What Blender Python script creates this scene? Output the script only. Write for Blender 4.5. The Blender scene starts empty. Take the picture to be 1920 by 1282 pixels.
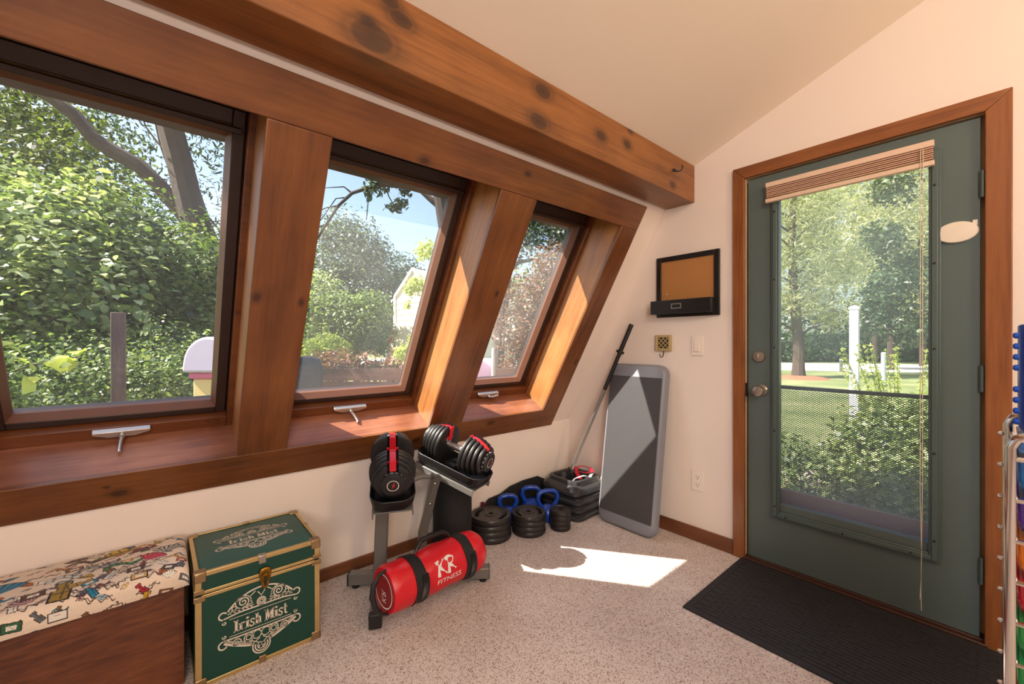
import bpy, bmesh, math, random
import numpy as np
from mathutils import Vector, Matrix

sc = bpy.context.scene
COL = sc.collection
R = math.radians

# ------------------------------------------------------------------ camera
F, PPX, PPY, YAW, PITCH, ROLL = 781.65, 960.05, 643.5, 49.516, -0.1535, -0.081
CAM = np.array([-2.4377, -2.176, 1.1786])
_a, _b, _r = R(YAW), R(PITCH), R(ROLL)
FW = np.array([math.cos(_a)*math.cos(_b), math.sin(_a)*math.cos(_b), math.sin(_b)])
_rt = np.array([math.sin(_a), -math.cos(_a), 0.0]); _up = np.cross(_rt, FW)
RT = _rt*math.cos(_r) + _up*math.sin(_r); UP = -_rt*math.sin(_r) + _up*math.cos(_r)
cd = bpy.data.cameras.new('camera'); cam = bpy.data.objects.new('camera', cd); COL.objects.link(cam)
cd.sensor_width = 36; cd.lens = F/1920*36; cd.sensor_fit = 'HORIZONTAL'
cd.shift_x = (960-PPX)/1920; cd.shift_y = (PPY-641)/1920
cd.clip_start = 0.02; cd.clip_end = 400
cam.matrix_world = Matrix(((RT[0], UP[0], -FW[0], CAM[0]), (RT[1], UP[1], -FW[1], CAM[1]), (RT[2], UP[2], -FW[2], CAM[2]), (0, 0, 0, 1)))
sc.camera = cam
sc.view_settings.view_transform = 'Standard'; sc.view_settings.look = 'None'
sc.view_settings.gamma = 1.0; sc.view_settings.use_curve_mapping = False
sc.view_settings.exposure = 0.0

# ------------------------------------------------------------------ world, sun, wall lamp, added fill lights
SUN = Vector((0.551, -0.324, -0.769)).normalized()      # direction the light travels
w = bpy.data.worlds.new('sky'); sc.world = w; w.use_nodes = True
wn = w.node_tree; wn.nodes.clear()
sky = wn.nodes.new('ShaderNodeTexSky'); sky.sky_type = 'NISHITA'; sky.sun_disc = False
sky.sun_elevation = R(50); sky.sun_rotation = math.atan2(-SUN.x, -SUN.y)
sky.air_density = 1.0; sky.dust_density = 2.5; sky.ozone_density = 1.0
bg = wn.nodes.new('ShaderNodeBackground'); bg.inputs['Strength'].default_value = 0.33
wo = wn.nodes.new('ShaderNodeOutputWorld')
wn.links.new(sky.outputs[0], bg.inputs[0]); wn.links.new(bg.outputs[0], wo.inputs[0])
sd = bpy.data.lights.new('sun', 'SUN'); sd.energy = 15.0; sd.angle = R(0.55); sd.color = (1.0, 0.93, 0.82)
so = bpy.data.objects.new('sun', sd); COL.objects.link(so); so.location = (-8, 6, 12)
so.rotation_euler = SUN.to_track_quat('-Z', 'Y').to_euler()

def lamp(name, loc, target, energy, size, color):
    d = bpy.data.lights.new(name, 'AREA'); d.shape = 'DISK'; d.size = size; d.energy = energy; d.color = color
    o = bpy.data.objects.new(name, d); COL.objects.link(o); o.location = loc
    o.rotation_euler = (Vector(target)-Vector(loc)).to_track_quat('-Z', 'Y').to_euler()
    return o
lamp('high_fill', (-2.9, -3.6, 2.9), (-1.0, -0.6, 0.6), 33, 0.9, (1.0, 0.92, 0.84))  # unseen overhead fill, added to lift the room's ambient light
lamp('wall_lamp', (-1.2, -4.0, 2.3), (-0.8, -1.2, 2.6), 27, 0.5, (1.0, 0.72, 0.42))
lamp('low_fill', (-3.6, -4.2, 1.6), (-0.7, -0.1, 0.4), 42, 0.9, (1.0, 0.94, 0.9))  # unseen fill added low behind the camera to brighten the shadowed corner

# ------------------------------------------------------------------ pixel helpers (a pixel is a direction)
def ray(u, v): return FW + RT*(u-PPX)/F - UP*(v-PPY)/F
def onX(u, v, x=0.0): d = ray(u, v); return CAM + d*(x-CAM[0])/d[0]
def onY(u, v, y=0.0): d = ray(u, v); return CAM + d*(y-CAM[1])/d[1]
def onZ(u, v, z=0.0): d = ray(u, v); return CAM + d*(z-CAM[2])/d[2]
def far(u, v, depth): return CAM + ray(u, v)*depth

# slope of the window wall
TH = R(29.36); KZ = 0.5845; ST, CT = math.sin(TH), math.cos(TH)
def SL(x, u, o): return (x, -u*ST - o*CT, KZ + u*CT - o*ST)
UDIR = (0, -ST, CT)
CEIL = lambda y: 2.2241 + 0.3845*(-0.9951-y)

# ------------------------------------------------------------------ tags
def tag(o, label=None, cat=None, group=None, kind=None):
    if label: o['label'] = label
    if cat: o['category'] = cat
    if group: o['group'] = group
    if kind: o['kind'] = kind
    return o
def empty(name, loc=(0, 0, 0), rot=None):
    o = bpy.data.objects.new(name, None); COL.objects.link(o); o.location = loc
    o.empty_display_size = 0.05
    if rot is not None: o.rotation_euler = rot
    return o
def copy_tree(o, parent=None):
    c = o.copy(); COL.objects.link(c); c.parent = parent
    for ch in list(o.children): copy_tree(ch, c)
    return c

# ------------------------------------------------------------------ mesh builder
class MB:
    def __init__(s): s.v = []; s.f = []
    def add(s, vs, fs):
        k = len(s.v); s.v.extend([tuple(map(float, a)) for a in vs]); s.f.extend([tuple(i+k for i in f) for f in fs]); return s
    def box(s, lo, hi, fn=None):
        (x0, y0, z0), (x1, y1, z1) = lo, hi
        x0, x1 = min(x0, x1), max(x0, x1); y0, y1 = min(y0, y1), max(y0, y1); z0, z1 = min(z0, z1), max(z0, z1)
        vs = [(x0,y0,z0),(x1,y0,z0),(x1,y1,z0),(x0,y1,z0),(x0,y0,z1),(x1,y0,z1),(x1,y1,z1),(x0,y1,z1)]
        if fn: vs = [fn(*p) for p in vs]
        return s.add(vs, [(0,3,2,1),(4,5,6,7),(0,1,5,4),(1,2,6,5),(2,3,7,6),(3,0,4,7)])
    def hexa(s, vs): return s.add(vs, [(0,3,2,1),(4,5,6,7),(0,1,5,4),(1,2,6,5),(2,3,7,6),(3,0,4,7)])
    def obox(s, c, ax, ay, az, hx, hy, hz):
        c, ax, ay, az = [np.array(q, float) for q in (c, ax, ay, az)]
        P = lambda i, j, k: c + ax*hx*i + ay*hy*j + az*hz*k
        return s.hexa([P(-1,-1,-1),P(1,-1,-1),P(1,1,-1),P(-1,1,-1),P(-1,-1,1),P(1,-1,1),P(1,1,1),P(-1,1,1)])
    def bar(s, a, b, w, h, up=(0, 0, 1)):
        a, b = np.array(a, float), np.array(b, float); d = b-a; L = np.linalg.norm(d); d /= L
        up = np.array(up, float); sx = np.cross(d, up); sx /= np.linalg.norm(sx); uz = np.cross(sx, d)
        return s.obox((a+b)/2, d, sx, uz, L/2, w/2, h/2)
    def prism(s, poly, fn0, fn1):
        n = len(poly)
        return s.add([fn0(*p) for p in poly] + [fn1(*p) for p in poly],
                     [tuple(range(n-1, -1, -1)), tuple(range(n, 2*n))] + [(i, (i+1) % n, n+(i+1) % n, n+i) for i in range(n)])
    def tube(s, pts, r, seg=12, cap=True, closed=False):
        P = [np.array(p, float) for p in pts]; n = len(P); rs = r if hasattr(r, '__len__') else [r]*n
        T = []
        for i in range(n):
            a = P[(i-1) % n] if (closed or i > 0) else P[i]; b = P[(i+1) % n] if (closed or i < n-1) else P[i]
            t = b-a; T.append(t/(np.linalg.norm(t)+1e-12))
        ref = np.array([0, 0, 1.0]) if abs(T[0][2]) < 0.9 else np.array([1.0, 0, 0])
        nrm = np.cross(T[0], ref); nrm /= np.linalg.norm(nrm)
        rings = []
        for i in range(n):
            nrm = nrm - T[i]*(nrm@T[i]); nrm /= np.linalg.norm(nrm); bn = np.cross(T[i], nrm)
            rings.append([P[i]+rs[i]*(math.cos(2*math.pi*j/seg)*nrm+math.sin(2*math.pi*j/seg)*bn) for j in range(seg)])
        return s.loft(rings, cap, closed)
    def loft(s, rings, cap=True, closed=False):
        m = len(rings[0]); n = len(rings); vs = [p for r in rings for p in r]; fs = []
        for i in range(n if closed else n-1):
            k = (i+1) % n
            for j in range(m): fs.append((i*m+j, i*m+(j+1) % m, k*m+(j+1) % m, k*m+j))
        if cap and not closed:
            fs.append(tuple(range(m-1, -1, -1))); fs.append(tuple((n-1)*m+j for j in range(m)))
        return s.add(vs, fs)
    def lathe(s, prof, seg=32, fr=None, cap=True):
        fr = fr or (lambda x, y, z: (x, y, z))
        return s.loft([[fr(r*math.cos(2*math.pi*j/seg), r*math.sin(2*math.pi*j/seg), z) for j in range(seg)] for r, z in prof], cap)
    def ribbon(s, pts, wd, fn, closed=False):
        P = [np.array(p, float) for p in pts]; n = len(P); vs = []
        for i in range(n):
            a = P[(i-1) % n] if (closed or i > 0) else P[i]; b = P[(i+1) % n] if (closed or i < n-1) else P[i]
            t = b-a; t /= (np.linalg.norm(t)+1e-12); nn = np.array([-t[1], t[0]])
            ww = wd[i] if hasattr(wd, '__len__') else wd
            vs += [fn(*(P[i]+nn*ww/2)), fn(*(P[i]-nn*ww/2))]
        return s.add(vs, [(2*i, 2*i+1, (2*i+3) % (2*n), (2*i+2) % (2*n)) for i in range(n if closed else n-1)])
    def build(s, name, mat, parent=None, bevel=0, smooth=False, seg=2, fix=True, angle=35):
        me = bpy.data.meshes.new(name); me.from_pydata(s.v, [], s.f)
        if fix:
            bm = bmesh.new(); bm.from_mesh(me); bmesh.ops.recalc_face_normals(bm, faces=bm.faces); bm.to_mesh(me); bm.free()
        me.update()
        if mat: me.materials.append(mat)
        o = bpy.data.objects.new(name, me); COL.objects.link(o)
        if parent: o.parent = parent
        if bevel:
            b = o.modifiers.new('bevel', 'BEVEL'); b.width = bevel; b.segments = seg; b.limit_method = 'ANGLE'; b.angle_limit = R(40)
            b.harden_normals = False
        if smooth or bevel:
            me.polygons.foreach_set('use_smooth', [True]*len(me.polygons))
            me.set_sharp_from_angle(angle=R(angle))
        return o

def frame_fn(c, ax, ay, az):
    c, ax, ay, az = [np.array(q, float) for q in (c, ax, ay, az)]
    return lambda x, y, z: tuple(c+ax*x+ay*y+az*z)
def rrect(wd, ht, r, n=6):
    r = min(r, wd/2-1e-4, ht/2-1e-4); out = []
    for cx, cy, a0 in ((wd/2-r, ht/2-r, 0), (-wd/2+r, ht/2-r, 90), (-wd/2+r, -ht/2+r, 180), (wd/2-r, -ht/2+r, 270)):
        for i in range(n+1):
            a = R(a0+90*i/n); out.append((cx+r*math.cos(a), cy+r*math.sin(a)))
    return out
def arc(cx, cy, r, a0, a1, n=24, ry=None):
    ry = ry or r
    return [(cx+r*math.cos(R(a0+(a1-a0)*i/n)), cy+ry*math.sin(R(a0+(a1-a0)*i/n))) for i in range(n+1)]
def spiral(cx, cy, r0, r1, a0, a1, n=40):
    return [(cx+(r0+(r1-r0)*i/n)*math.cos(R(a0+(a1-a0)*i/n)), cy+(r0+(r1-r0)*i/n)*math.sin(R(a0+(a1-a0)*i/n))) for i in range(n+1)]
def text2d(s, size, bold=0.0):
    cu = bpy.data.curves.new('t', 'FONT'); cu.body = s; cu.size = size; cu.align_x = 'CENTER'; cu.align_y = 'CENTER'; cu.offset = bold; cu.resolution_u = 4
    o = bpy.data.objects.new('t', cu); COL.objects.link(o)
    bpy.context.view_layer.update()
    dg = bpy.context.evaluated_depsgraph_get(); me = bpy.data.meshes.new_from_object(o.evaluated_get(dg))
    vs = [tuple(v.co) for v in me.vertices]; fs = [tuple(p.vertices) for p in me.polygons]
    bpy.data.objects.remove(o); bpy.data.meshes.remove(me); bpy.data.curves.remove(cu)
    return vs, fs

# ------------------------------------------------------------------ materials
def nt(m): m.use_nodes = True; return m.node_tree, m.node_tree.nodes, m.node_tree.links
def lin(c): return tuple(((v/255)/12.92 if v/255 <= 0.04045 else (((v/255)+0.055)/1.055)**2.4) for v in c[:3]) + (1,)
def M(name, rgb, rough=0.5, metal=0.0, var=0.0, vscale=8.0, bump=0.0, bscale=60.0, coat=0.0, spec=None, sheen=0.0):
    m = bpy.data.materials.new(name); t, n, l = nt(m); b = n['Principled BSDF']
    c = lin(rgb); b.inputs['Base Color'].default_value = c
    b.inputs['Roughness'].default_value = rough; b.inputs['Metallic'].default_value = metal
    if coat: b.inputs['Coat Weight'].default_value = coat; b.inputs['Coat Roughness'].default_value = 0.15
    if spec is not None: b.inputs['Specular IOR Level'].default_value = spec
    if sheen: b.inputs['Sheen Weight'].default_value = sheen
    tc = n.new('ShaderNodeTexCoord')
    if var:
        no = n.new('ShaderNodeTexNoise'); no.inputs['Scale'].default_value = vscale; no.inputs['Detail'].default_value = 4
        l.new(tc.outputs['Object'], no.inputs['Vector'])
        mx = n.new('ShaderNodeMix'); mx.data_type = 'RGBA'
        mx.inputs['A'].default_value = tuple(max(0, v*(1-var)) for v in c[:3])+(1,); mx.inputs['B'].default_value = tuple(min(1, v*(1+var)) for v in c[:3])+(1,)
        l.new(no.outputs['Fac'], mx.inputs['Factor']); l.new(mx.outputs['Result'], b.inputs['Base Color'])
    if bump:
        no = n.new('ShaderNodeTexNoise'); no.inputs['Scale'].default_value = bscale; no.inputs['Detail'].default_value = 3
        l.new(tc.outputs['Object'], no.inputs['Vector'])
        bp = n.new('ShaderNodeBump'); bp.inputs['Strength'].default_value = bump; bp.inputs['Distance'].default_value = 0.01
        l.new(no.outputs['Fac'], bp.inputs['Height']); l.new(bp.outputs[0], b.inputs['Normal'])
    return m
def ramp(n, stops):
    r = n.new('ShaderNodeValToRGB'); e = r.color_ramp.elements
    while len(e) < len(stops): e.new(0.5)
    for i, (p, c) in enumerate(stops): e[i].position = p; e[i].color = c if len(c) == 4 else lin(c)
    return r
def wood(name, dark, mid, light, axis, rough=0.38, knots=(), stretch=0.07, fine=1.0, coat=0.25, blotch=0.5):
    """grain runs along axis; knots = [(point, radius)]"""
    m = bpy.data.materials.new(name); t, n, l = nt(m); b = n['Principled BSDF']
    tc = n.new('ShaderNodeTexCoord'); P = tc.outputs['Object']
    def vm(op, a, bb=None, sc_=None):
        v = n.new('ShaderNodeVectorMath'); v.operation = op
        if hasattr(a, 'links'): l.new(a, v.inputs[0])
        else: v.inputs[0].default_value = a
        if bb is not None:
            if hasattr(bb, 'links'): l.new(bb, v.inputs[1])
            else: v.inputs[1].default_value = bb
        if sc_ is not None:
            if hasattr(sc_, 'links'): l.new(sc_, v.inputs['Scale'])
            else: v.inputs['Scale'].default_value = sc_
        return v
    def mt(op, a, bb=None, clamp=False):
        v = n.new('ShaderNodeMath'); v.operation = op; v.use_clamp = clamp
        for i, q in enumerate((a, bb)):
            if q is None: continue
            if hasattr(q, 'links'): l.new(q, v.inputs[i])
            else: v.inputs[i].default_value = q
        return v.outputs[0]
    d = vm('DOT_PRODUCT', P, axis).outputs['Value']
    along = vm('SCALE', axis, None, mt('MULTIPLY', d, 1-stretch)).outputs[0]
    Q = vm('SUBTRACT', P, along).outputs[0]
    n1 = n.new('ShaderNodeTexNoise'); n1.inputs['Scale'].default_value = 14*fine; n1.inputs['Detail'].default_value = 6; n1.inputs['Roughness'].default_value = 0.6; n1.inputs['Distortion'].default_value = 0.8
    l.new(Q, n1.inputs['Vector'])
    n2 = n.new('ShaderNodeTexNoise'); n2.inputs['Scale'].default_value = 90*fine; n2.inputs['Detail'].default_value = 3
    l.new(Q, n2.inputs['Vector'])
    n3 = n.new('ShaderNodeTexNoise'); n3.inputs['Scale'].default_value = 3.5; n3.inputs['Detail'].default_value = 3
    l.new(P, n3.inputs['Vector'])
    f = mt('ADD', mt('MULTIPLY', n1.outputs['Fac'], 0.55), mt('MULTIPLY', n2.outputs['Fac'], 0.28))
    f = mt('ADD', f, mt('MULTIPLY', mt('SUBTRACT', n3.outputs['Fac'], 0.35), blotch))
    rp = ramp(n, [(0.24, dark), (0.48, mid), (0.74, light)]); l.new(f, rp.inputs[0])
    colr = rp.outputs[0]
    wob = vm('SCALE', n3.outputs['Color'], None, 0.03).outputs[0]
    for pt, rad in knots:
        dv = vm('SUBTRACT', vm('ADD', P, wob).outputs[0], tuple(np.array(pt)+0.015)).outputs[0]
        da = vm('DOT_PRODUCT', dv, axis).outputs['Value']
        dv2 = vm('SUBTRACT', dv, vm('SCALE', axis, None, mt('MULTIPLY', da, 0.35)).outputs[0]).outputs[0]
        ln = mt('DIVIDE', vm('LENGTH', dv2).outputs['Value'], rad)
        kr = ramp(n, [(0.0, (0.9,)*3+(1,)), (0.42, (0.75,)*3+(1,)), (0.5, (0.35,)*3+(1,)), (0.62, (0.42,)*3+(1,)), (0.78, (0.15,)*3+(1,)), (1.0, (0, 0, 0, 1))])
        l.new(ln, kr.inputs[0])
        mx = n.new('ShaderNodeMix'); mx.data_type = 'RGBA'; l.new(kr.outputs[0], mx.inputs['Factor']); l.new(colr, mx.inputs['A'])
        mx.inputs['B'].default_value = lin((44, 22, 12)); colr = mx.outputs['Result']
    l.new(colr, b.inputs['Base Color'])
    b.inputs['Roughness'].default_value = rough
    if coat: b.inputs['Coat Weight'].default_value = coat; b.inputs['Coat Roughness'].default_value = 0.25
    bp = n.new('ShaderNodeBump'); bp.inputs['Strength'].default_value = 0.12; bp.inputs['Distance'].default_value = 0.004
    l.new(n2.outputs['Fac'], bp.inputs['Height']); l.new(bp.outputs[0], b.inputs['Normal'])
    return m

def glass_mat(name, haze=0.06, streak=0.12, refl=0.05, scale=1.5, tint=(1, 1, 1)):
    """clear pane with a film of dust that scatters daylight"""
    m = bpy.data.materials.new(name); t, n, l = nt(m); n.remove(n['Principled BSDF']); out = n['Material Output']
    tr = n.new('ShaderNodeBsdfTransparent'); tr.inputs[0].default_value = tint+(1,)
    gl = n.new('ShaderNodeBsdfGlossy'); gl.inputs['Roughness'].default_value = 0.02
    tl = n.new('ShaderNodeBsdfTranslucent'); tl.inputs[0].default_value = (0.9, 0.9, 0.88, 1)
    tc = n.new('ShaderNodeTexCoord'); no = n.new('ShaderNodeTexNoise'); no.inputs['Scale'].default_value = scale; no.inputs['Detail'].default_value = 5
    l.new(tc.outputs['Object'], no.inputs['Vector'])
    mr = n.new('ShaderNodeMapRange'); mr.inputs['From Min'].default_value = 0.45; mr.inputs['From Max'].default_value = 0.75
    mr.inputs['To Min'].default_value = haze; mr.inputs['To Max'].default_value = haze+streak; l.new(no.outputs['Fac'], mr.inputs['Value'])
    m1 = n.new('ShaderNodeMixShader'); l.new(mr.outputs[0], m1.inputs[0]); l.new(tr.outputs[0], m1.inputs[1]); l.new(tl.outputs[0], m1.inputs[2])
    m2 = n.new('ShaderNodeMixShader'); m2.inputs[0].default_value = refl; l.new(m1.outputs[0], m2.inputs[1]); l.new(gl.outputs[0], m2.inputs[2])
    l.new(m2.outputs[0], out.inputs[0]); return m

def leaf_mat(name, cols, trans=0.35, rough=0.45):
    m = bpy.data.materials.new(name); t, n, l = nt(m); b = n['Principled BSDF']; out = n['Material Output']
    at = n.new('ShaderNodeAttribute'); at.attribute_name = 'shade'
    rp = ramp(n, [(i/(len(cols)-1), c) for i, c in enumerate(cols)]); l.new(at.outputs['Fac'], rp.inputs[0])
    l.new(rp.outputs[0], b.inputs['Base Color']); b.inputs['Roughness'].default_value = rough
    tl = n.new('ShaderNodeBsdfTranslucent')
    mx = n.new('ShaderNodeMix'); mx.data_type = 'RGBA'; mx.blend_type = 'MULTIPLY'; mx.inputs['Factor'].default_value = 1
    l.new(rp.outputs[0], mx.inputs['A']); mx.inputs['B'].default_value = (1.35, 1.4, 0.8, 1); l.new(mx.outputs['Result'], tl.inputs[0])
    ms = n.new('ShaderNodeMixShader'); ms.inputs[0].default_value = trans; l.new(b.outputs[0], ms.inputs[1]); l.new(tl.outputs[0], ms.inputs[2])
    l.new(ms.outputs[0], out.inputs[0]); return m

WALL = M('wall_paint', (238, 223, 212), 0.85, var=0.02, vscale=3, bump=0.02, bscale=300)
CEILP = M('ceiling_paint', (240, 226, 210), 0.9, var=0.02, vscale=3)
XA = (1.0, 0.0, 0.0); YA = (0.0, 1.0, 0.0); ZA = (0.0, 0.0, 1.0)
WD, WM, WL_ = (70, 37, 15), (112, 64, 29), (136, 84, 42)
def kpt(px, py, fn): return tuple(fn(px, py))
bk = lambda px, py: onY(px, py, -0.9951)
BEAMW = wood('beam_wood', (88, 50, 20), (138, 84, 38), (164, 106, 54), XA, 0.42, stretch=0.05, coat=0.12, fine=1.4, blotch=0.35,
             knots=[(bk(697, 70), 0.085), (bk(752, 38), 0.05), (bk(730, 2), 0.045), (bk(1018, 170), 0.06), (bk(1010, 226), 0.065),
                    (bk(1127, 255), 0.05), (bk(1177, 272), 0.045), (bk(1183, 246), 0.03), (bk(1261, 346), 0.035), (bk(690, 40), 0.03)])
def sl_at(px, py, o=0.02):
    nn = np.array([0, -CT, -ST]); O = np.array([0, 0, KZ]); d = ray(px, py); k = ((o*nn+O-CAM)@nn)/(d@nn); return tuple(CAM+k*d)
TRX = wood('trim_wood_along', WD, WM, WL_, XA, 0.4, blotch=0.55, knots=[(sl_at(797, 300), 0.03), (sl_at(990, 328), 0.025), (sl_at(225, 925), 0.035), (sl_at(779, 826), 0.03), (sl_at(921, 792), 0.03), (sl_at(201, 915), 0.012)])
TRU = wood('trim_wood_upright', WD, WM, WL_, UDIR, 0.4, blotch=0.55, knots=[(sl_at(482, 556), 0.025), (sl_at(564, 568), 0.02), (sl_at(931, 552), 0.02), (sl_at(1080, 678), 0.025)])
RVU = wood('reveal_wood', (116, 70, 34), (160, 106, 58), (188, 134, 80), UDIR, 0.45, blotch=0.4, coat=0.15)
SILLW = wood('sill_wood', (72, 38, 24), (130, 78, 54), (164, 108, 80), XA, 0.45, blotch=0.8, coat=0.15)
FRW = wood('window_frame_wood', (66, 32, 14), (104, 56, 26), (130, 74, 36), XA, 0.4)
SASH = M('sash_dark', (50, 34, 30), 0.42, var=0.12, vscale=20)
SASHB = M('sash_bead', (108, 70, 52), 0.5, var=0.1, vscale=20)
CASE_Z = wood('door_casing_wood', (98, 52, 22), (142, 84, 42), (164, 104, 58), ZA, 0.35, blotch=0.25)
CASE_Y = wood('door_head_wood', (98, 52, 22), (142, 84, 42), (164, 104, 58), YA, 0.35, blotch=0.25)
BASEW_X = wood('baseboard_wood_x', (78, 42, 20), (116, 68, 38), (138, 84, 50), XA, 0.4, blotch=0.25)
BASEW_Y = wood('baseboard_wood_y', (78, 42, 20), (116, 68, 38), (138, 84, 50), YA, 0.4, blotch=0.25)
ALU = M('brushed_aluminium', (196, 190, 184), 0.38, 0.85)
CHROME = M('chrome', (220, 216, 212), 0.12, 1.0)
BRASS = M('brass', (206, 180, 124), 0.36, 0.8, var=0.15, vscale=30)
NICKEL = M('nickel', (178, 170, 160), 0.3, 0.9)
BLACKP = M('black_plastic', (26, 25, 26), 0.42, bump=0.03, bscale=200)
BLACKR = M('black_rubber', (32, 30, 31), 0.55, bump=0.05, bscale=150)
GLASS = glass_mat('window_glass', 0.018, 0.025, 0.03, 1.2)
DGLASS = glass_mat('door_glass', 0.07, 0.2, 0.03, 1.0)

# ================================================================== STRUCTURE
def carpet_mat():
    m = bpy.data.materials.new('berber_carpet'); t, n, l = nt(m); b = n['Principled BSDF']
    tc = n.new('ShaderNodeTexCoord')
    vo = n.new('ShaderNodeTexVoronoi'); vo.inputs['Scale'].default_value = 230; l.new(tc.outputs['Object'], vo.inputs['Vector'])
    sp = n.new('ShaderNodeSeparateColor'); l.new(vo.outputs['Color'], sp.inputs[0])
    rp = ramp(n, [(0.0, (140, 112, 102)), (0.08, (172, 148, 138)), (0.22, (206, 188, 180)), (0.6, (222, 208, 202)), (1.0, (232, 222, 216))]); l.new(sp.outputs[0], rp.inputs[0])
    no = n.new('ShaderNodeTexNoise'); no.inputs['Scale'].default_value = 2.2; no.inputs['Detail'].default_value = 3; l.new(tc.outputs['Object'], no.inputs['Vector'])
    mx = n.new('ShaderNodeMix'); mx.data_type = 'RGBA'; mx.blend_type = 'MULTIPLY'; mx.inputs['Factor'].default_value = 1.0
    r2 = ramp(n, [(0.3, (232, 226, 222)), (0.7, (255, 255, 255))]); l.new(no.outputs['Fac'], r2.inputs[0])
    l.new(rp.outputs[0], mx.inputs['A']); l.new(r2.outputs[0], mx.inputs['B']); l.new(mx.outputs['Result'], b.inputs['Base Color'])
    b.inputs['Roughness'].default_value = 0.95; b.inputs['Sheen Weight'].default_value = 0.15
    bp = n.new('ShaderNodeBump'); bp.inputs['Strength'].default_value = 0.7; bp.inputs['Distance'].default_value = 0.004; bp.invert = True
    l.new(vo.outputs['Distance'], bp.inputs['Height']); l.new(bp.outputs[0], b.inputs['Normal'])
    return m
CARPET = carpet_mat()
XW, YB = -6.0, -5.2
o = MB().box((XW, YB, -0.12), (0.0, 0.0, 0.0)).build('floor', CARPET); tag(o, 'speckled beige loop carpet covering the room', 'floor', kind='structure')
# knee wall below windows
o = MB().box((XW, 0, -0.4), (0.12, 0.16, KZ)).build('wall_front', WALL); tag(o, 'low cream wall under the row of slanted windows', 'wall', kind='structure')
# sloped wall with three openings
U0, U1 = 0.143, 1.472
WINS = [(-2.90, -2.182), (-1.99, -1.27), (-1.05, -0.363)]
mb = MB()
def slb(mb, x0, x1, u0, u1, o0, o1): return mb.box((x0, u0, o0), (x1, u1, o1), SL)
G = 0.007
slb(mb, XW, 0.12, 0.0, U0-G-0.02, 0, -0.24); slb(mb, XW, 0.12, U1+G+0.02, 1.84, 0, -0.24)
xs = [XW] + [q for a, b in WINS for q in (a-G-0.02, b+G+0.02)] + [0.12]
for i in range(0, len(xs), 2): slb(mb, xs[i], xs[i+1], U0-G-0.02, U1+G+0.02, 0, -0.24)
o = mb.build('wall_slope', WALL); tag(o, 'slanted cream wall holding the three windows, seen as strips beside and above the trim', 'wall', kind='structure')
# door wall
DY0, DY1, DZ = -1.265, -2.147, 2.066     # rough opening
mb = MB(); f0 = lambda y, z: (0.0, y, z); f1 = lambda y, z: (0.12, y, z)
mb.prism([(0.0, 0.0), (0.0, KZ), (-0.905, 2.19), (DY0, CEIL(DY0)), (DY0, 0.0)], f0, f1)
mb.prism([(DY0, DZ), (DY0, CEIL(DY0)), (DY1, CEIL(DY1)), (DY1, DZ)], f0, f1)
mb.prism([(DY1, 0), (DY1, CEIL(DY1)), (-3.4, CEIL(-3.4)), (YB, CEIL(-3.4)), (YB, 0)], f0, f1)
o = mb.build('wall_right', WALL); tag(o, 'cream wall around the green door', 'wall', kind='structure')
o = MB().box((XW-0.12, YB, 0), (XW, 0, 3.3)).build('wall_left', WALL); tag(o, 'cream side wall far left of the camera', 'wall', kind='structure')
o = MB().box((XW, YB-0.12, 0), (0.12, YB, 3.3)).build('wall_back', WALL); tag(o, 'cream wall behind the camera', 'wall', kind='structure')
mb = MB()
cp = [(-0.84, CEIL(-0.84)), (-3.4, CEIL(-3.4)), (YB-0.12, CEIL(-3.4)), (YB-0.12, CEIL(-3.4)+0.15), (-3.4, CEIL(-3.4)+0.15), (-0.84, CEIL(-0.84)+0.11)]
mb.prism(cp, lambda y, z: (XW-0.12, y, z), lambda y, z: (0.5, y, z))
o = mb.build('ceiling', CEILP); tag(o, 'slanted cream ceiling rising from the beam toward the room', 'ceiling', kind='structure')
mb = MB().prism([(-0.258, CEIL(-0.258)), (-0.839, CEIL(-0.839)), (-0.839, CEIL(-0.839)+0.11), (-0.258, CEIL(-0.258)+0.09)], lambda y, z: (XW-0.12, y, z), lambda y, z: (0.5, y, z))
o = mb.build('roof_eave', M('eave_brown', (74, 52, 42), 0.7)); tag(o, 'brown roof eave overhanging the windows outside', 'eave', kind='structure')
# beam
o = MB().box((XW, -0.9951, 2.0059), (-0.001, -0.8219, 2.2241)).build('beam', BEAMW, bevel=0.004)
tag(o, 'heavy knotty pine beam below the ceiling', 'beam', kind='structure')
# trims
tn = [0]
def trim(mb, mat, label, bevel=0.003):
    tn[0] += 1; o = mb.build('trim_%d' % tn[0], mat, bevel=bevel); tag(o, label, 'trim', kind='structure'); return o
trim(slb(MB(), -3.4, -0.207, U1, 1.615, 0.001, 0.02), TRX, 'long stained wood header board above the three windows')
trim(slb(MB(), -3.4, -0.207, -0.012, U0, 0.001, 0.02), TRX, 'long stained wood apron board below the three windows')
trim(slb(MB(), -2.182, -1.99, U0+.0005, U1-.0005, 0.001, 0.02), TRU, 'wide stained wood board between the left and middle windows')
trim(slb(MB(), -1.27, -1.05, U0+.0005, U1-.0005, 0.001, 0.02), TRU, 'wide stained wood board between the middle and right windows')
trim(slb(MB(), -0.363, -0.207, U0+.0005, U1-.0005, 0.001, 0.02), TRU, 'stained wood casing board at the right end of the windows')
trim(slb(MB(), -3.1, -2.90, U0+.0005, U1-.0005, 0.001, 0.02), TRU, 'stained wood board left of the left window')
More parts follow.
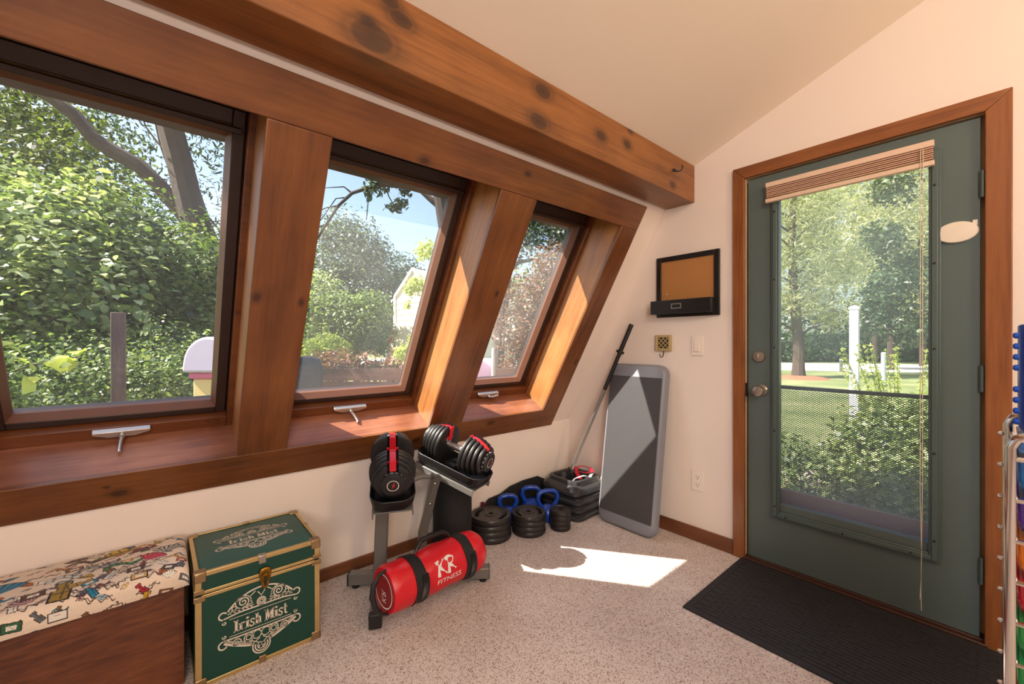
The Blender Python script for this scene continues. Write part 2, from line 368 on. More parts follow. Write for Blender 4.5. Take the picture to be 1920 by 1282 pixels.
# windows
def ring(mb, x0, x1, u0, u1, o0, o1, t_l, t_b, t_t):
    slb(mb, x0, x0+t_l, u0, u1, o0, o1); slb(mb, x1-t_l, x1, u0, u1, o0, o1)
    slb(mb, x0+t_l, x1-t_l, u0, u0+t_b, o0, o1); slb(mb, x0+t_l, x1-t_l, u1-t_t, u1, o0, o1)
wl = ['large left window looking onto leafy shrubs', 'middle slanted window showing a big round tree', 'narrow looking right window nearest the door']
for i, (x0, x1) in enumerate(WINS):
    W = empty('window_%d' % (i+1), SL((x0+x1)/2, U0, 0)); tag(W, wl[i], 'window', kind='structure')
    inv = Matrix.Translation(W.location).inverted()
    def wpart(mb, name, mat, parent=None, bevel=0.0):
        o = mb.build(name, mat, parent or W, bevel=bevel)
        o.matrix_parent_inverse = inv if parent is None else Matrix(); return o
    a, b, c, d = x0-G, x1+G, U0-G, U1+G
    wpart(slb(MB(), a-0.019, a, c-0.019, d+0.019, 0, -0.2), 'jamb_board', RVU); wpart(slb(MB(), b, b+0.019, c-0.019, d+0.019, 0, -0.2), 'jamb_board', RVU)
    wpart(slb(MB(), a, b, c-0.019, c, 0, -0.2), 'sill_board', SILLW); wpart(slb(MB(), a, b, d, d+0.019, 0, -0.2), 'head_board', RVU)
    fr = MB(); ring(fr, a-0.015, b+0.015, c-0.015, d+0.015, -0.2005, -0.30, 0.037, 0.068, 0.04)
    fr = wpart(fr, 'frame', FRW, bevel=0.003)
    st = MB(); ring(st, a+0.0, b-0.0, c, d, -0.262, -0.30, 0.04, 0.07, 0.05); wpart(st, 'weather_strip', SASH)
    # sash: outer ring and lit inner bead
    sx0, sx1, su0, su1 = a+0.026, b-0.026, c+0.056, d-0.03
    gx0, gx1, gu0, gu1 = x0+0.07, x1-0.07, 0.235, 1.352
    s_ = MB(); ring(s_, sx0, sx1, su0, su1, -0.235, -0.29, 0.037, 0.028, 0.05)
    slb(s_, sx0+0.01, sx1-0.01, su1-0.075, su1-0.055, -0.222, -0.24)
    s_ = wpart(s_, 'sash', SASH, bevel=0.003)
    bd = MB()
    ix0, ix1, iu0, iu1 = sx0+0.037, sx1-0.037, su0+0.028, su1-0.05
    Pf = [(ix0, iu0), (ix1, iu0), (ix1, iu1), (ix0, iu1)]; Pb = [(gx0, gu0), (gx1, gu0), (gx1, gu1), (gx0, gu1)]
    for k in range(4):
        k2 = (k+1) % 4
        bd.add([SL(*Pf[k], -0.238), SL(*Pf[k2], -0.238), SL(*Pb[k2], -0.272), SL(*Pb[k], -0.272), SL(*Pf[k], -0.288), SL(*Pf[k2], -0.288), SL(*Pb[k2], -0.288), SL(*Pb[k], -0.288)],
               [(0, 1, 2, 3), (4, 5, 6, 7), (0, 1, 5, 4), (2, 3, 7, 6), (1, 2, 6, 5), (3, 0, 4, 7)])
    wpart(bd, 'glazing_bead', SASHB)
    pn = slb(MB(), gx0-0.003, gx1+0.003, gu0-0.003, gu1+0.003, -0.279, -0.283); wpart(pn, 'pane', GLASS)
    cu = MB(); ring(cu, a-0.02, b+0.02, c-0.02, d+0.02, -0.301, -0.325, (gx0-0.012)-(a-0.02), (gu0-0.012)-(c-0.02), (d+0.02)-(gu1+0.03)); wpart(cu, 'outer_curb', SASH)
    # crank operator on the bottom frame
    xc = (x0+x1)/2 + (0.0, -0.02, -0.02)[i]
    op = MB(); poly = [(-0.085, 0.0), (0.085, 0.0), (0.085, 0.012), (0.04, 0.03), (-0.04, 0.03), (-0.085, 0.012)]
    op.prism([(p, q) for p, q in poly], lambda p, q: SL(xc+p, c+0.050-q*0.9, -0.199), lambda p, q: SL(xc+p, c+0.046-q*0.9, -0.178))
    op = wpart(op, 'crank_operator', ALU, bevel=0.002)
    hd = MB(); hd.tube([SL(xc, c+0.03, -0.18), SL(xc, c+0.03, -0.165)], 0.009, 12)
    hx = (-0.006, 0.018, 0.045)[i]
    if i < 2: hd.tube([SL(xc, c+0.03, -0.165), SL(xc+hx*.5, c+0.022, -0.148), SL(xc+hx, c+0.012, -0.115), SL(xc+hx, c+0.008, -0.10)], [0.006, 0.0065, 0.0055, 0.007], 10)
    else: hd.tube([SL(xc, c+0.03, -0.165), SL(xc+0.03, c+0.032, -0.16), SL(xc+0.07, c+0.036, -0.165)], [0.006, 0.0065, 0.006], 10)
    h_ = hd.build('crank_handle', ALU, op, smooth=True)
    for sx in (-0.06, -0.025) if i != 2 else (-0.05,):
        ho = MB().tube([SL(b-0.03+sx, c+0.035, -0.2), SL(b-0.03+sx, c+0.035, -0.1985)], 0.0035, 8).build('screw', SASH, fr)
# door casing and jamb
CY0, CY1, CZ = -1.2174, -2.2054, 2.1252
iy0, iy1, iz = -1.277, -2.137, 2.062
mb = MB().prism([(CY0, 0), (CY0, CZ), (iy0, iz), (iy0, 0)], lambda y, z: (-0.018, y, z), lambda y, z: (-0.0005, y, z)); trim(mb, CASE_Z, 'reddish wood door casing upright beside the light switch')
mb = MB().prism([(CY1, 0), (CY1, CZ), (iy1, iz), (iy1, 0)], lambda y, z: (-0.018, y, z), lambda y, z: (-0.0005, y, z)); trim(mb, CASE_Z, 'reddish wood door casing upright on the hinge side')
mb = MB().prism([(CY0, CZ), (CY1, CZ), (iy1, iz), (iy0, iz)], lambda y, z: (-0.018, y, z), lambda y, z: (-0.0005, y, z)); trim(mb, CASE_Y, 'reddish wood door casing head above the green door')
JAMB = M('jamb_cream', (222, 190, 150), 0.6, var=0.1, vscale=20)
mb = MB().box((-0.0, iy0+0.001, 0.0), (0.12, DY0+0.0, DZ)).box((-0.0, DY1, 0.0), (0.12, iy1-0.001, DZ)).box((0.0, iy0, iz+0.001), (0.12, iy1, DZ)).box((0.053, iy0, 0.0), (0.075, iy0-0.022, iz)).box((0.053, iy1, 0.0), (0.075, iy1+0.022, iz)).box((0.053, iy0-0.022, iz-0.022), (0.075, iy1+0.022, iz))
trim(mb, JAMB, 'thin cream door jamb edge showing around the green door', 0.0)
# baseboards
o = MB().box((XW, -0.014, 0.0), (-0.016, -0.0005, 0.062)).build('baseboard_front', BASEW_X, bevel=0.004); tag(o, 'brown wood baseboard under the windows', 'baseboard', kind='structure')
o = MB().box((-0.014, CY0+0.0005, 0.0), (-0.0005, -0.0, 0.082)).build('baseboard_right', BASEW_Y, bevel=0.004); tag(o, 'brown wood baseboard between the corner and the green door', 'baseboard', kind='structure')

# ================================================================== DOOR
GREEN = M('door_green_paint', (88, 102, 100), 0.42, var=0.06, vscale=5)
GREEN2 = M('glazing_frame_green', (80, 96, 94), 0.4, var=0.05, vscale=6)
dy0, dy1, dz0, dz1 = -1.2873, -2.1247, 0.024, 2.052
D = empty('door_1', (0.02, (dy0+dy1)/2, 0)); tag(D, 'green glazed door with half light and brushed knobs', 'door', kind='structure')
dinv = Matrix.Translation(D.location).inverted()
def dpart(mb, name, mat, parent=None, **k):
    o = mb.build(name, mat, parent or D, **k); o.matrix_parent_inverse = dinv if parent is None else Matrix(); return o
X0, X1 = 0.008, 0.052
gy0, gy1, gz0, gz1 = -1.437, -1.985, 0.345, 1.955
mb = MB().box((X0, dy0, dz0), (X1, gy0+0.006, dz1)).box((X0, gy1-0.006, dz0), (X1, dy1, dz1)).box((X0, gy0+0.006, dz0), (X1, gy1-0.006, gz0-0.006)).box((X0, gy0+0.006, gz1+0.006), (X1, gy1-0.006, dz1))
dpart(mb, 'slab', GREEN)
def ringyz(mb, y0, y1, z0, z1, t, xa, xb):
    mb.box((xa, y0, z0), (xb, y0-t, z1)); mb.box((xa, y1+t, z0), (xb, y1, z1)); mb.box((xa, y0-t, z0), (xb, y1+t, z0+t)); mb.box((xa, y0-t, z1-t), (xb, y1+t, z1))
mb = MB(); ringyz(mb, -1.401, -2.019, 0.268, 1.97, 0.037, -0.006, X0); ringyz(mb, -1.409, -2.011, 0.276, 1.962, 0.02, -0.012, -0.006)
gf = dpart(mb, 'glazing_frame', GREEN2, bevel=0.003)
for sy, szs in ((-1.419, (0.33, 0.72, 1.15, 1.5, 1.85)), (-2.001, (0.36, 0.72, 1.15, 1.5, 1.82))):
    for sz in szs: dpart(MB().lathe([(0.0045, 0.0), (0.0045, 0.003), (0.002, 0.004)], 10, frame_fn((-0.012, sy, sz), (0, 1, 0), (0, 0, 1), (-1, 0, 0))), 'screw', BLACKP, gf)
for sy in (-1.47, -1.7, -1.93): dpart(MB().lathe([(0.0045, 0.0), (0.0045, 0.003), (0.002, 0.004)], 10, frame_fn((-0.012, sy, 0.287), (0, 1, 0), (0, 0, 1), (-1, 0, 0))), 'screw', BLACKP, gf)
dpart(MB().box((0.02, gy0, gz0), (0.025, gy1, gz1)), 'pane', DGLASS)
def knobfr(y, z): return frame_fn((X0, y, z), (0, 1, 0), (0, 0, 1), (-1, 0, 0))
kb = dpart(MB().lathe([(0.031, 0), (0.031, 0.004), (0.026, 0.009), (0.013, 0.011), (0.012, 0.03), (0.02, 0.036), (0.027, 0.046), (0.0285, 0.056), (0.025, 0.065), (0.012, 0.069)], 32, knobfr(-1.353, 0.921)), 'door_knob', NICKEL, smooth=True)
db = dpart(MB().lathe([(0.031, 0), (0.031, 0.006), (0.027, 0.013), (0.012, 0.014)], 32, knobfr(-1.342, 1.101)), 'deadbolt', NICKEL, smooth=True)
dpart(MB().box((-0.021, -1.346, 1.086), (-0.006, -1.338, 1.116)), 'thumb_turn', NICKEL, db, bevel=0.002)
HINGE = M('hinge_grey_green', (88, 104, 98), 0.4, 0.3)
for hz in (1.79, 1.034, 0.287):
    h = dpart(MB().tube([(0.0, -2.131, hz-0.052), (0.0, -2.131, hz+0.052)], 0.008, 12).box((-0.001, -2.1245, hz-0.05), (0.007, -2.137, hz+0.05)), 'hinge', HINGE, bevel=0.001)
dpart(MB().box((-0.001, -1.2765, 0.885), (0.03, -1.2868, 0.955)), 'latch_bolt', BLACKP)
th = MB().box((-0.02, -1.266, 0.0), (0.13, -2.146, 0.014)).box((0.0, -1.266, 0.0), (0.10, -2.146, 0.022))
o = th.build('threshold', M('threshold_brown', (70, 44, 34), 0.45, 0.2), bevel=0.003); tag(o, 'dark brown metal threshold under the green door', 'threshold', kind='structure')
# oval plaque
mb = MB(); mb.loft([[(X0-z, -2.062+r*0.060*math.cos(2*math.pi*j/32), 1.616+r*0.042*math.sin(2*math.pi*j/32)) for j in range(32)] for r, z in ((1.0, 0.0005), (1.0, 0.009), (0.95, 0.013), (0.6, 0.0145))])
mb.box((X0-0.010, -2.118, 1.635), (X0-0.001, -2.105, 1.655))
o = mb.build('door_plaque', M('off_white_plastic', (232, 220, 204), 0.5, var=0.05, vscale=40), smooth=True); tag(o, 'small white oval plaque stuck on the green door', 'plaque')
# blind
BL = M('blind_fabric', (206, 166, 142), 0.8, var=0.08, vscale=30); BLR = M('blind_rail', (226, 196, 172), 0.6)
B = empty('window_blind', (0, (-1.385-2.0)/2, 1.95)); tag(B, 'raised tan pleated blind at the top of the door glass', 'blind')
binv = Matrix.Translation(B.location).inverted()
def bpart(mb, name, mat, parent=None, **k):
    o = mb.build(name, mat, parent or B, **k); o.matrix_parent_inverse = binv if parent is None else Matrix(); return o
bpart(MB().box((-0.036, -1.385, 1.975), (-0.0125, -2.0, 2.0)), 'head_rail', BLR, bevel=0.002)
for k in range(6):
    zc = 1.971-k*0.0085; bpart(MB().prism([(-0.034+0.002*(k % 2), zc), (-0.0135, zc+0.003), (-0.0135, zc-0.0035), (-0.034+0.002*(k % 2), zc-0.0045)], lambda x, z: (x, -1.388, z), lambda x, z: (x, -1.997, z)), 'pleat', BL)
bpart(MB().box((-0.038, -1.384, 1.897), (-0.0125, -2.001, 1.917)), 'bottom_rail', BLR, bevel=0.003)
CORD = M('blind_cord', (216, 200, 178), 0.8)
for yo, pts in ((0, [(1.97), (1.4), (0.6), (0.25), (0.16), (0.07)]), (1, [(1.97), (1.3), (0.55), (0.3), (0.2), (0.115)])):
    bpart(MB().tube([(-0.040, -1.968+yo*0.006+0.004*math.sin(z*9+yo*2)*(1 if z < 0.5 else 0.2), z) for z in pts], 0.0013, 6), 'cord', CORD)
# storm door outside
BROWN = M('storm_door_brown', (112, 80, 68), 0.5, var=0.1, vscale=8); DKM = M('mesh_metal_dark', (58, 62, 50), 0.5, 0.3)
SD = empty('door_2', (0.12, -1.71, 0)); tag(SD, 'brown storm door with expanded metal grille behind the glass', 'door', kind='structure')
sinv = Matrix.Translation(SD.location).inverted()
def spart(mb, name, mat, **k):
    o = mb.build(name, mat, SD, **k); o.matrix_parent_inverse = sinv; return o
xs0 = 0.125
spart(MB().box((xs0, -1.29, 0.03), (xs0+0.03, -1.40, 2.05)).box((xs0, -2.03, 0.03), (xs0+0.03, -2.13, 2.05)).box((xs0, -1.40, 1.95), (xs0+0.03, -2.03, 2.05)), 'frame', BROWN)
spart(MB().box((xs0, -1.40, 0.03), (xs0+0.03, -2.03, 0.385)), 'kick_panel', BROWN)
spart(MB().box((xs0, -1.40, 0.925), (xs0+0.03, -2.03, 0.943)), 'cross_rail', DKM)
mb = MB(); cw, ch = 0.0165, 0.0105; ny, nz = int(0.63/cw), int(0.54/ch)
for iz_ in range(nz):
    for iy_ in range(ny):
        y = -1.40-iy_*cw; z = 0.385+iz_*ch
        for (ya, za, yb, zb) in ((y, z+ch/2, y-cw/2, z+ch), (y-cw/2, z+ch, y-cw, z+ch/2), (y, z+ch/2, y-cw/2, z), (y-cw/2, z, y-cw, z+ch/2)):
            t_ = 0.0014
            mb.add([(xs0+0.012, ya, za-t_), (xs0+0.012, yb, zb-t_), (xs0+0.015, yb, zb+t_), (xs0+0.015, ya, za+t_)], [(0, 1, 2, 3)])
g = spart(mb, 'metal_grille', DKM, fix=False); g['kind'] = 'stuff'

# ================================================================== THINGS ON THE WALLS
BLACKW = M('black_painted_wood', (24, 21, 21), 0.38); CORK = M('cork', (178, 122, 68), 0.85, var=0.16, vscale=120, bump=0.1, bscale=200)
CB = empty('cork_board', (0, -0.949, 1.33)); tag(CB, 'black framed cork board with a small drawer tray, above the light switch', 'cork board')
cinv = Matrix.Translation(CB.location).inverted()
def cpart(mb, name, mat, parent=None, **k):
    o = mb.build(name, mat, parent or CB, **k); o.matrix_parent_inverse = cinv if parent is None else Matrix(); return o
mb = MB(); ringyz(mb, -0.756, -1.144, 1.332, 1.708, 0.030, -0.018, -0.001); cpart(mb, 'frame', BLACKW, bevel=0.002)
cpart(MB().box((-0.010, -0.78, 1.35), (-0.002, -1.12, 1.69)), 'cork_panel', CORK)
ty = cpart(MB().box((-0.075, -0.748, 1.35), (-0.071, -1.122, 1.432)).box((-0.071, -0.748, 1.35), (-0.0185, -0.753, 1.432)).box((-0.071, -1.117, 1.35), (-0.0185, -1.122, 1.432)).box((-0.071, -0.753, 1.35), (-0.0185, -1.117, 1.354)), 'tray', BLACKW, bevel=0.001)
mb = MB(); ringyz(mb, -0.886, -0.95, 1.378, 1.41, 0.006, -0.0775, -0.075); cpart(mb, 'label_holder', NICKEL, ty)
cpart(MB().lathe([(0.004, 0), (0.004, 0.004), (0.001, 0.006)], 8, frame_fn((-0.010, -0.822, 1.476), (0, 1, 0), (0, 0, 1), (-1, 0, 0))), 'push_pin', M('pin_white', (236, 220, 200), 0.4))
# brass lattice hook
H = empty('lattice_hook', (0, -0.797, 1.125)); tag(H, 'square brass lattice plate with a small hook above the step platform', 'wall hook')
hinv = Matrix.Translation(H.location).inverted()
def hpart(mb, name, mat, **k):
    o = mb.build(name, mat, H, **k); o.matrix_parent_inverse = hinv; return o
y0, y1, z0, z1 = -0.747, -0.851, 1.122, 1.222
BRASSM = M('matte_brass', (190, 166, 118), 0.5, 0.35)
mb = MB(); ringyz(mb, y0, y1, z0, z1, 0.015, -0.02, -0.001); hpart(mb, 'frame', BRASSM, bevel=0.003)
hpart(MB().box((-0.004, y0-0.015, z0+0.015), (-0.001, y1+0.015, z1-0.015)), 'backing', M('hook_backing', (40, 32, 22), 0.8))
yc, zc, hw = (y0+y1)/2, (z0+z1)/2, (y0-y1)/2-0.013
for s_ in (-1, 1):
    for k in (-2, -1, 0, 1, 2):
        off = k*0.028; L = hw-abs(off)/2
        a = (-0.012, yc+off/2-s_*0+L*1, zc-s_*(L)+s_*off/2*0) ; 
        c_ = np.array([yc+off/2, zc-s_*off/2]); d_ = np.array([1, s_])*L
        hpart(MB().bar((-0.012, *(c_-d_)), (-0.012, *(c_+d_)), 0.006, 0.007, (1, 0, 0)), 'lattice_bar', BRASSM)
hk = [(-0.008, yc-0.002, 1.121), (-0.012, yc-0.002, 1.10), (-0.016, yc-0.001, 1.088), (-0.026, yc+0.002, 1.082), (-0.036, yc+0.006, 1.088), (-0.040, yc+0.008, 1.104)]
hpart(MB().tube(hk, 0.0028, 8), 'hook', M('hook_wire', (110, 92, 70), 0.35, 0.8), smooth=True)
# switch and outlet
PL = M('ivory_plastic', (240, 226, 214), 0.4)
S = empty('light_switch', (0, -1.012, 1.1)); tag(S, 'ivory rocker light switch below the cork board', 'light switch')
sv = Matrix.Translation(S.location).inverted()
q = MB().box((-0.006, -0.977, 1.098), (-0.0005, -1.047, 1.213)).build('plate', PL, S, bevel=0.002); q.matrix_parent_inverse = sv
q = MB().hexa([(-0.0061, -0.995, 1.122), (-0.0061, -1.029, 1.122), (-0.0061, -1.029, 1.19), (-0.0061, -0.995, 1.19), (-0.0125, -0.995, 1.122), (-0.0125, -1.029, 1.122), (-0.008, -1.029, 1.19), (-0.008, -0.995, 1.19)]).build('rocker', PL, S, bevel=0.001); q.matrix_parent_inverse = sv
S = empty('wall_outlet', (0, -1.015, 0.305)); tag(S, 'ivory duplex wall outlet near the baseboard', 'outlet')
sv = Matrix.Translation(S.location).inverted()
q = MB().box((-0.006, -0.977, 0.30), (-0.0005, -1.053, 0.414)).build('plate', PL, S, bevel=0.002); q.matrix_parent_inverse = sv
SLOT = M('outlet_slot', (70, 60, 54), 0.6)
for zc in (0.334, 0.380):
    f_ = MB().prism(rrect(0.034, 0.032, 0.012), lambda a, b: (-0.0061, -1.015+a, zc+b), lambda a, b: (-0.008, -1.015+a, zc+b)).build('socket', PL, S); f_.matrix_parent_inverse = sv
    for yy in (-1.008, -1.022): MB().box((-0.0083, yy-0.0012, zc-0.002), (-0.0078, yy+0.0012, zc+0.009)).build('slot', SLOT, f_)
    MB().box((-0.0083, -1.018, zc-0.012), (-0.0078, -1.012, zc-0.007)).build('slot', SLOT, f_)
# hook on the beam
p = onY(1262, 318, -0.9951)
pts = [(p[0], p[1]+0.004, p[2]), (p[0]+0.01, p[1]-0.02, p[2]-0.012), (p[0]+0.02, p[1]-0.034, p[2]-0.012), (p[0]+0.027, p[1]-0.042, p[2]+0.006), (p[0]+0.022, p[1]-0.04, p[2]+0.02)]
pts[0] = (p[0], -0.9952, p[2])
o = MB().tube(pts, [0.010, 0.004, 0.004, 0.004, 0.003], 10).build('beam_hook', BLACKP, smooth=True); tag(o, 'small black screw hook near the end of the beam', 'hook')

# ================================================================== DOOR MAT
MATR = M('mat_rubber', (34, 33, 37), 0.7, var=0.25, vscale=14, bump=0.2, bscale=400)
DM = empty('door_mat', (-0.345, -1.75, 0)); tag(DM, 'black ribbed rubber mat lying before the green door', 'door mat')
minv = Matrix.Translation(DM.location).inverted()
mx0, mx1, my0, my1 = -0.665, -0.025, -1.262, -2.36
q = MB().box((mx0, my1, 0.0005), (mx1, my0, 0.006)).build('base', MATR, DM); q.matrix_parent_inverse = minv
mb = MB()
mb.box((mx0, my1, 0.006), (mx0+0.03, my0, 0.008)).box((mx1-0.03, my1, 0.006), (mx1, my0, 0.008)).box((mx0+0.03, my0-0.03, 0.006), (mx1-0.03, my0, 0.008))
q = mb.build('border', MATR, DM, bevel=0.001); q.matrix_parent_inverse = minv
mb = MB(); cs = 0.0225; rnd = random.Random(3)
nxs, nys = int((mx1-mx0-0.07)/cs), int((my0-my1-0.05)/0.05)
for a in range(nxs):
    for b in range(nys):
        xa = mx0+0.036+a*cs; yb = my0-0.036-b*0.05-(0.025 if a % 2 else 0)
        if yb-0.047 < my1: continue
        mb.box((xa, yb, 0.006), (xa+cs-0.003, yb-0.047, 0.0082+rnd.uniform(-.0004, .0004)))
q = mb.build('raised_tread', MATR, DM); q.matrix_parent_inverse = minv; q['kind'] = 'stuff'

# ================================================================== TRUNK
TG = M('trunk_green', (4, 60, 48), 0.42, var=0.12, vscale=6)
TGT = M('trunk_green_sheen', (4, 76, 68), 0.42, var=0.25, vscale=5)  # teal reflection on the lid top put into its colour
INKW = M('printed_white', (214, 200, 182), 0.5)
tx0, tx1, ty0, ty1, tz = -2.341, -1.943, -0.41, -0.035, 0.393
T = empty('storage_chest', ((tx0+tx1)/2, (ty0+ty1)/2, 0)); tag(T, 'green storage trunk with brass edging and white Irish Mist emblem', 'chest')
tinv = Matrix.Translation(T.location).inverted()
def tpart(mb, name, mat, parent=None, **k):
    o = mb.build(name, mat, parent or T, **k); o.matrix_parent_inverse = tinv if parent is None else Matrix(); return o
e = 0.003; zs = 0.318
body = tpart(MB().box((tx0+e, ty0+e, 0.002), (tx1-e, ty1-e, zs-0.002)), 'body', TG)
lid = tpart(MB().box((tx0+e, ty0+e, zs+0.002), (tx1-e, ty1-e, tz-e)), 'lid', TG)
tpart(MB().box((tx0+0.02, ty0+0.02, tz-e), (tx1-0.02, ty1-0.02, tz-e+0.0006)), 'lid_top', TGT)
bw = 0.019
def edge(lo, hi): tpart(MB().box(lo, hi), 'edge_strip', BRASS, bevel=0.0015)
for x in (tx0, tx1-bw):
    edge((x, ty0, 0.0), (x+bw, ty0+e, zs-0.004)); edge((x, ty0, zs+0.004), (x+bw, ty0+e, tz-bw))
for y in (ty0, ty1-bw):
    for x, xx in ((tx1-e, tx1), (tx0, tx0+e)): edge((x, y, 0.0), (xx, y+bw, zs-0.004)); edge((x, y, zs+0.004), (xx, y+bw, tz-bw))
edge((tx0, ty0, 0.0), (tx1, ty0+e, bw*0.8)); edge((tx0, ty0, tz-bw*.8), (tx1, ty0+e, tz)); edge((tx0, ty0, tz-e), (tx1, ty0+bw*.75, tz+0.0006))
edge((tx0, ty1-bw*.7, tz-e), (tx1, ty1, tz+0.0006))
for x, xx in ((tx1-bw*.7, tx1), (tx0, tx0+bw*.7)): edge((x, ty0, tz-e), (xx, ty1, tz+0.0006))
for x, xx in ((tx1-e, tx1+0.0004), (tx0-0.0004, tx0+e)): edge((x, ty0, 0), (xx, ty1, bw*.8)); edge((x, ty0, tz-bw*.8), (xx, ty1, tz))
edge((tx0+bw, ty0-0.001, zs-0.014), (tx1-bw, ty0+e, zs-0.002)); edge((tx0+bw, ty0-0.001, zs+0.001), (tx1-bw, ty0+e, zs+0.012))
for x, xx in ((tx1-e, tx1+0.001), (tx0-0.001, tx0+e)): edge((x, ty0+bw, zs-0.014), (xx, ty1, zs-0.002)); edge((x, ty0+bw, zs+0.001), (xx, ty1, zs+0.012))
# corner caps
CAPM = M('corner_cap_metal', (168, 142, 104), 0.3, 0.85, var=0.2, vscale=40)
for x, sx in ((tx0, 1), (tx1, -1)):
    for z, sz in ((0.0, 1), (tz, -1)):
        for y, sy in ((ty0, 1), (ty1, -1)):
            m_ = MB(); h = 0.032; t_ = 0.003
            m_.box((x-sx*t_, y-sy*t_, z-sz*t_*(1 if sz < 0 else 0)), (x+sx*h, y+sy*h, z+sz*0.006)); m_.box((x-sx*t_, y-sy*t_, z), (x+sx*h, y+sy*0.004, z+sz*h)); m_.box((x-sx*t_, y-sy*t_, z), (x+sx*0.004, y+sy*h, z+sz*h))
            tpart(m_, 'corner_cap', CAPM, bevel=0.004)
    # clamps at the lid line and mid top
    tpart(MB().box((x-sx*0.004, ty0-0.004, zs-0.022), (x+sx*0.03, ty0+0.004, zs-0.004)), 'clamp', CAPM, bevel=0.002)
    tpart(MB().box((x-sx*0.004, ty0-0.004, zs+0.003), (x+sx*0.026, ty0+0.004, zs+0.02)), 'clamp', CAPM, bevel=0.002)
xm = (tx0+tx1)/2
tpart(MB().box((xm-0.012, ty0-0.003, tz-0.028), (xm+0.012, ty0+0.004, tz+0.002)).box((xm-0.012, ty0, tz-0.002), (xm+0.012, ty0+0.018, tz+0.003)), 'clip', NICKEL, bevel=0.002)
tpart(MB().box((xm-0.012, ty0-0.003, 0.001), (xm+0.012, ty0+0.004, 0.026)), 'clip', CAPM, bevel=0.002)
tpart(MB().box((xm-0.012, ty1-0.016, tz-0.002), (xm+0.012, ty1, tz+0.003)), 'clip', CAPM, bevel=0.002)
tpart(MB().box((tx1-0.016, -0.235, tz-0.002), (tx1+0.002, -0.21, tz+0.003)), 'clip', CAPM, bevel=0.002)
# hasp
xh = -2.134
hs = MB(); hp = [(0.0, 0.040), (0.016, 0.036), (0.022, 0.02), (0.018, -0.006), (0.012, -0.03), (0.0, -0.046), (-0.012, -0.03), (-0.018, -0.006), (-0.022, 0.02), (-0.016, 0.036)]
hs.prism(hp, lambda a, b: (xh+a, ty0-0.0012, 0.312+b), lambda a, b: (xh+a*0.9, ty0-0.009, 0.312+b*0.92))
HASP = M('aged_brass', (150, 112, 44), 0.3, 0.9, var=0.3, vscale=60)
hs = tpart(hs, 'hasp', HASP, bevel=0.003)
tpart(MB().tube([(xh-0.009, ty0-0.011, 0.30), (xh-0.010, ty0-0.014, 0.325), (xh, ty0-0.014, 0.333), (xh+0.010, ty0-0.014, 0.325), (xh+0.009, ty0-0.011, 0.30)], 0.003, 8), 'hasp_loop', HASP, hs, smooth=True)
tpart(MB().box((xh-0.004, ty0-0.012, 0.285), (xh+0.004, ty0-0.009, 0.318)), 'keyhole', BLACKP, hs)
# emblem in a unit box about 1 wide, 1 tall
def slab_text(mb, fn, cx, cy, ht, total):
    """slab-serif lettering drawn stroke by stroke"""
    H_, X_ = 1.0, 0.66; t_ = 0.17; s_ = 0.09
    glyphs = {
     'I': (0.44, [([(0.22, 0), (0.22, H_)], t_), ([(0.02, H_-s_/2), (0.42, H_-s_/2)], s_), ([(0.02, s_/2), (0.42, s_/2)], s_)]),
     'r': (0.52, [([(0.16, 0), (0.16, X_)], t_), ([(0.02, s_/2), (0.36, s_/2)], s_), ([(0.02, X_-s_/2), (0.2, X_-s_/2)], s_), ([(0.2, X_*0.6), (0.3, X_*0.92), (0.42, X_*0.94), (0.48, X_*0.8)], 0.1)]),
     'i': (0.40, [([(0.2, 0), (0.2, X_)], t_), ([(0.03, s_/2), (0.37, s_/2)], s_), ([(0.05, X_-s_/2), (0.2, X_-s_/2)], s_), ([(0.2, 0.8), (0.2, 0.96)], t_)]),
     's': (0.46, [([(0.40, X_*0.74), (0.36, X_*0.95), (0.2, X_*0.97), (0.08, X_*0.8), (0.14, X_*0.6), (0.32, X_*0.45), (0.38, X_*0.26), (0.3, X_*0.08), (0.16, X_*0.03), (0.06, X_*0.1), (0.04, X_*0.3)], 0.11)]),
     'h': (0.60, [([(0.16, 0), (0.16, H_)], t_), ([(0.02, s_/2), (0.3, s_/2)], s_), ([(0.02, H_-s_/2), (0.2, H_-s_/2)], s_), ([(0.16, X_*0.6), (0.26, X_*0.92), (0.4, X_*0.95), (0.46, X_*0.75), (0.46, 0)], 0.14), ([(0.36, s_/2), (0.58, s_/2)], s_)]),
     ' ': (0.24, []),
     'M': (0.84, [([(0.16, 0), (0.16, H_)], 0.12), ([(0.68, 0), (0.68, H_)], t_), ([(0.16, H_), (0.42, 0.1)], 0.16), ([(0.42, 0.1), (0.66, H_)], 0.10), ([(0.02, s_/2), (0.3, s_/2)], s_), ([(0.54, s_/2), (0.82, s_/2)], s_), ([(0.02, H_-s_/2), (0.2, H_-s_/2)], s_), ([(0.64, H_-s_/2), (0.82, H_-s_/2)], s_)]),
     't': (0.42, [([(0.18, 0.92), (0.18, 0.14), (0.26, 0.04), (0.38, 0.08)], 0.14), ([(0.02, X_-s_/2), (0.38, X_-s_/2)], s_)]),
    }
    wtot = sum(glyphs[c][0] for c in 'Irish Mist'); kx = total/wtot; x = cx-total/2
    for c in 'Irish Mist':
        wd, strokes = glyphs[c]
        for pts, tk in strokes:
            mb.ribbon([(x+p*kx, cy+(q-0.5)*ht) for p, q in pts], tk*kx*1.02, fn)
            if tk >= 0.14 and len(pts) == 2: mb.ribbon([(x+(p+0.135)*kx, cy+(q-0.5)*ht) for p, q in pts], 0.03*kx, fn)
        x += wd*kx
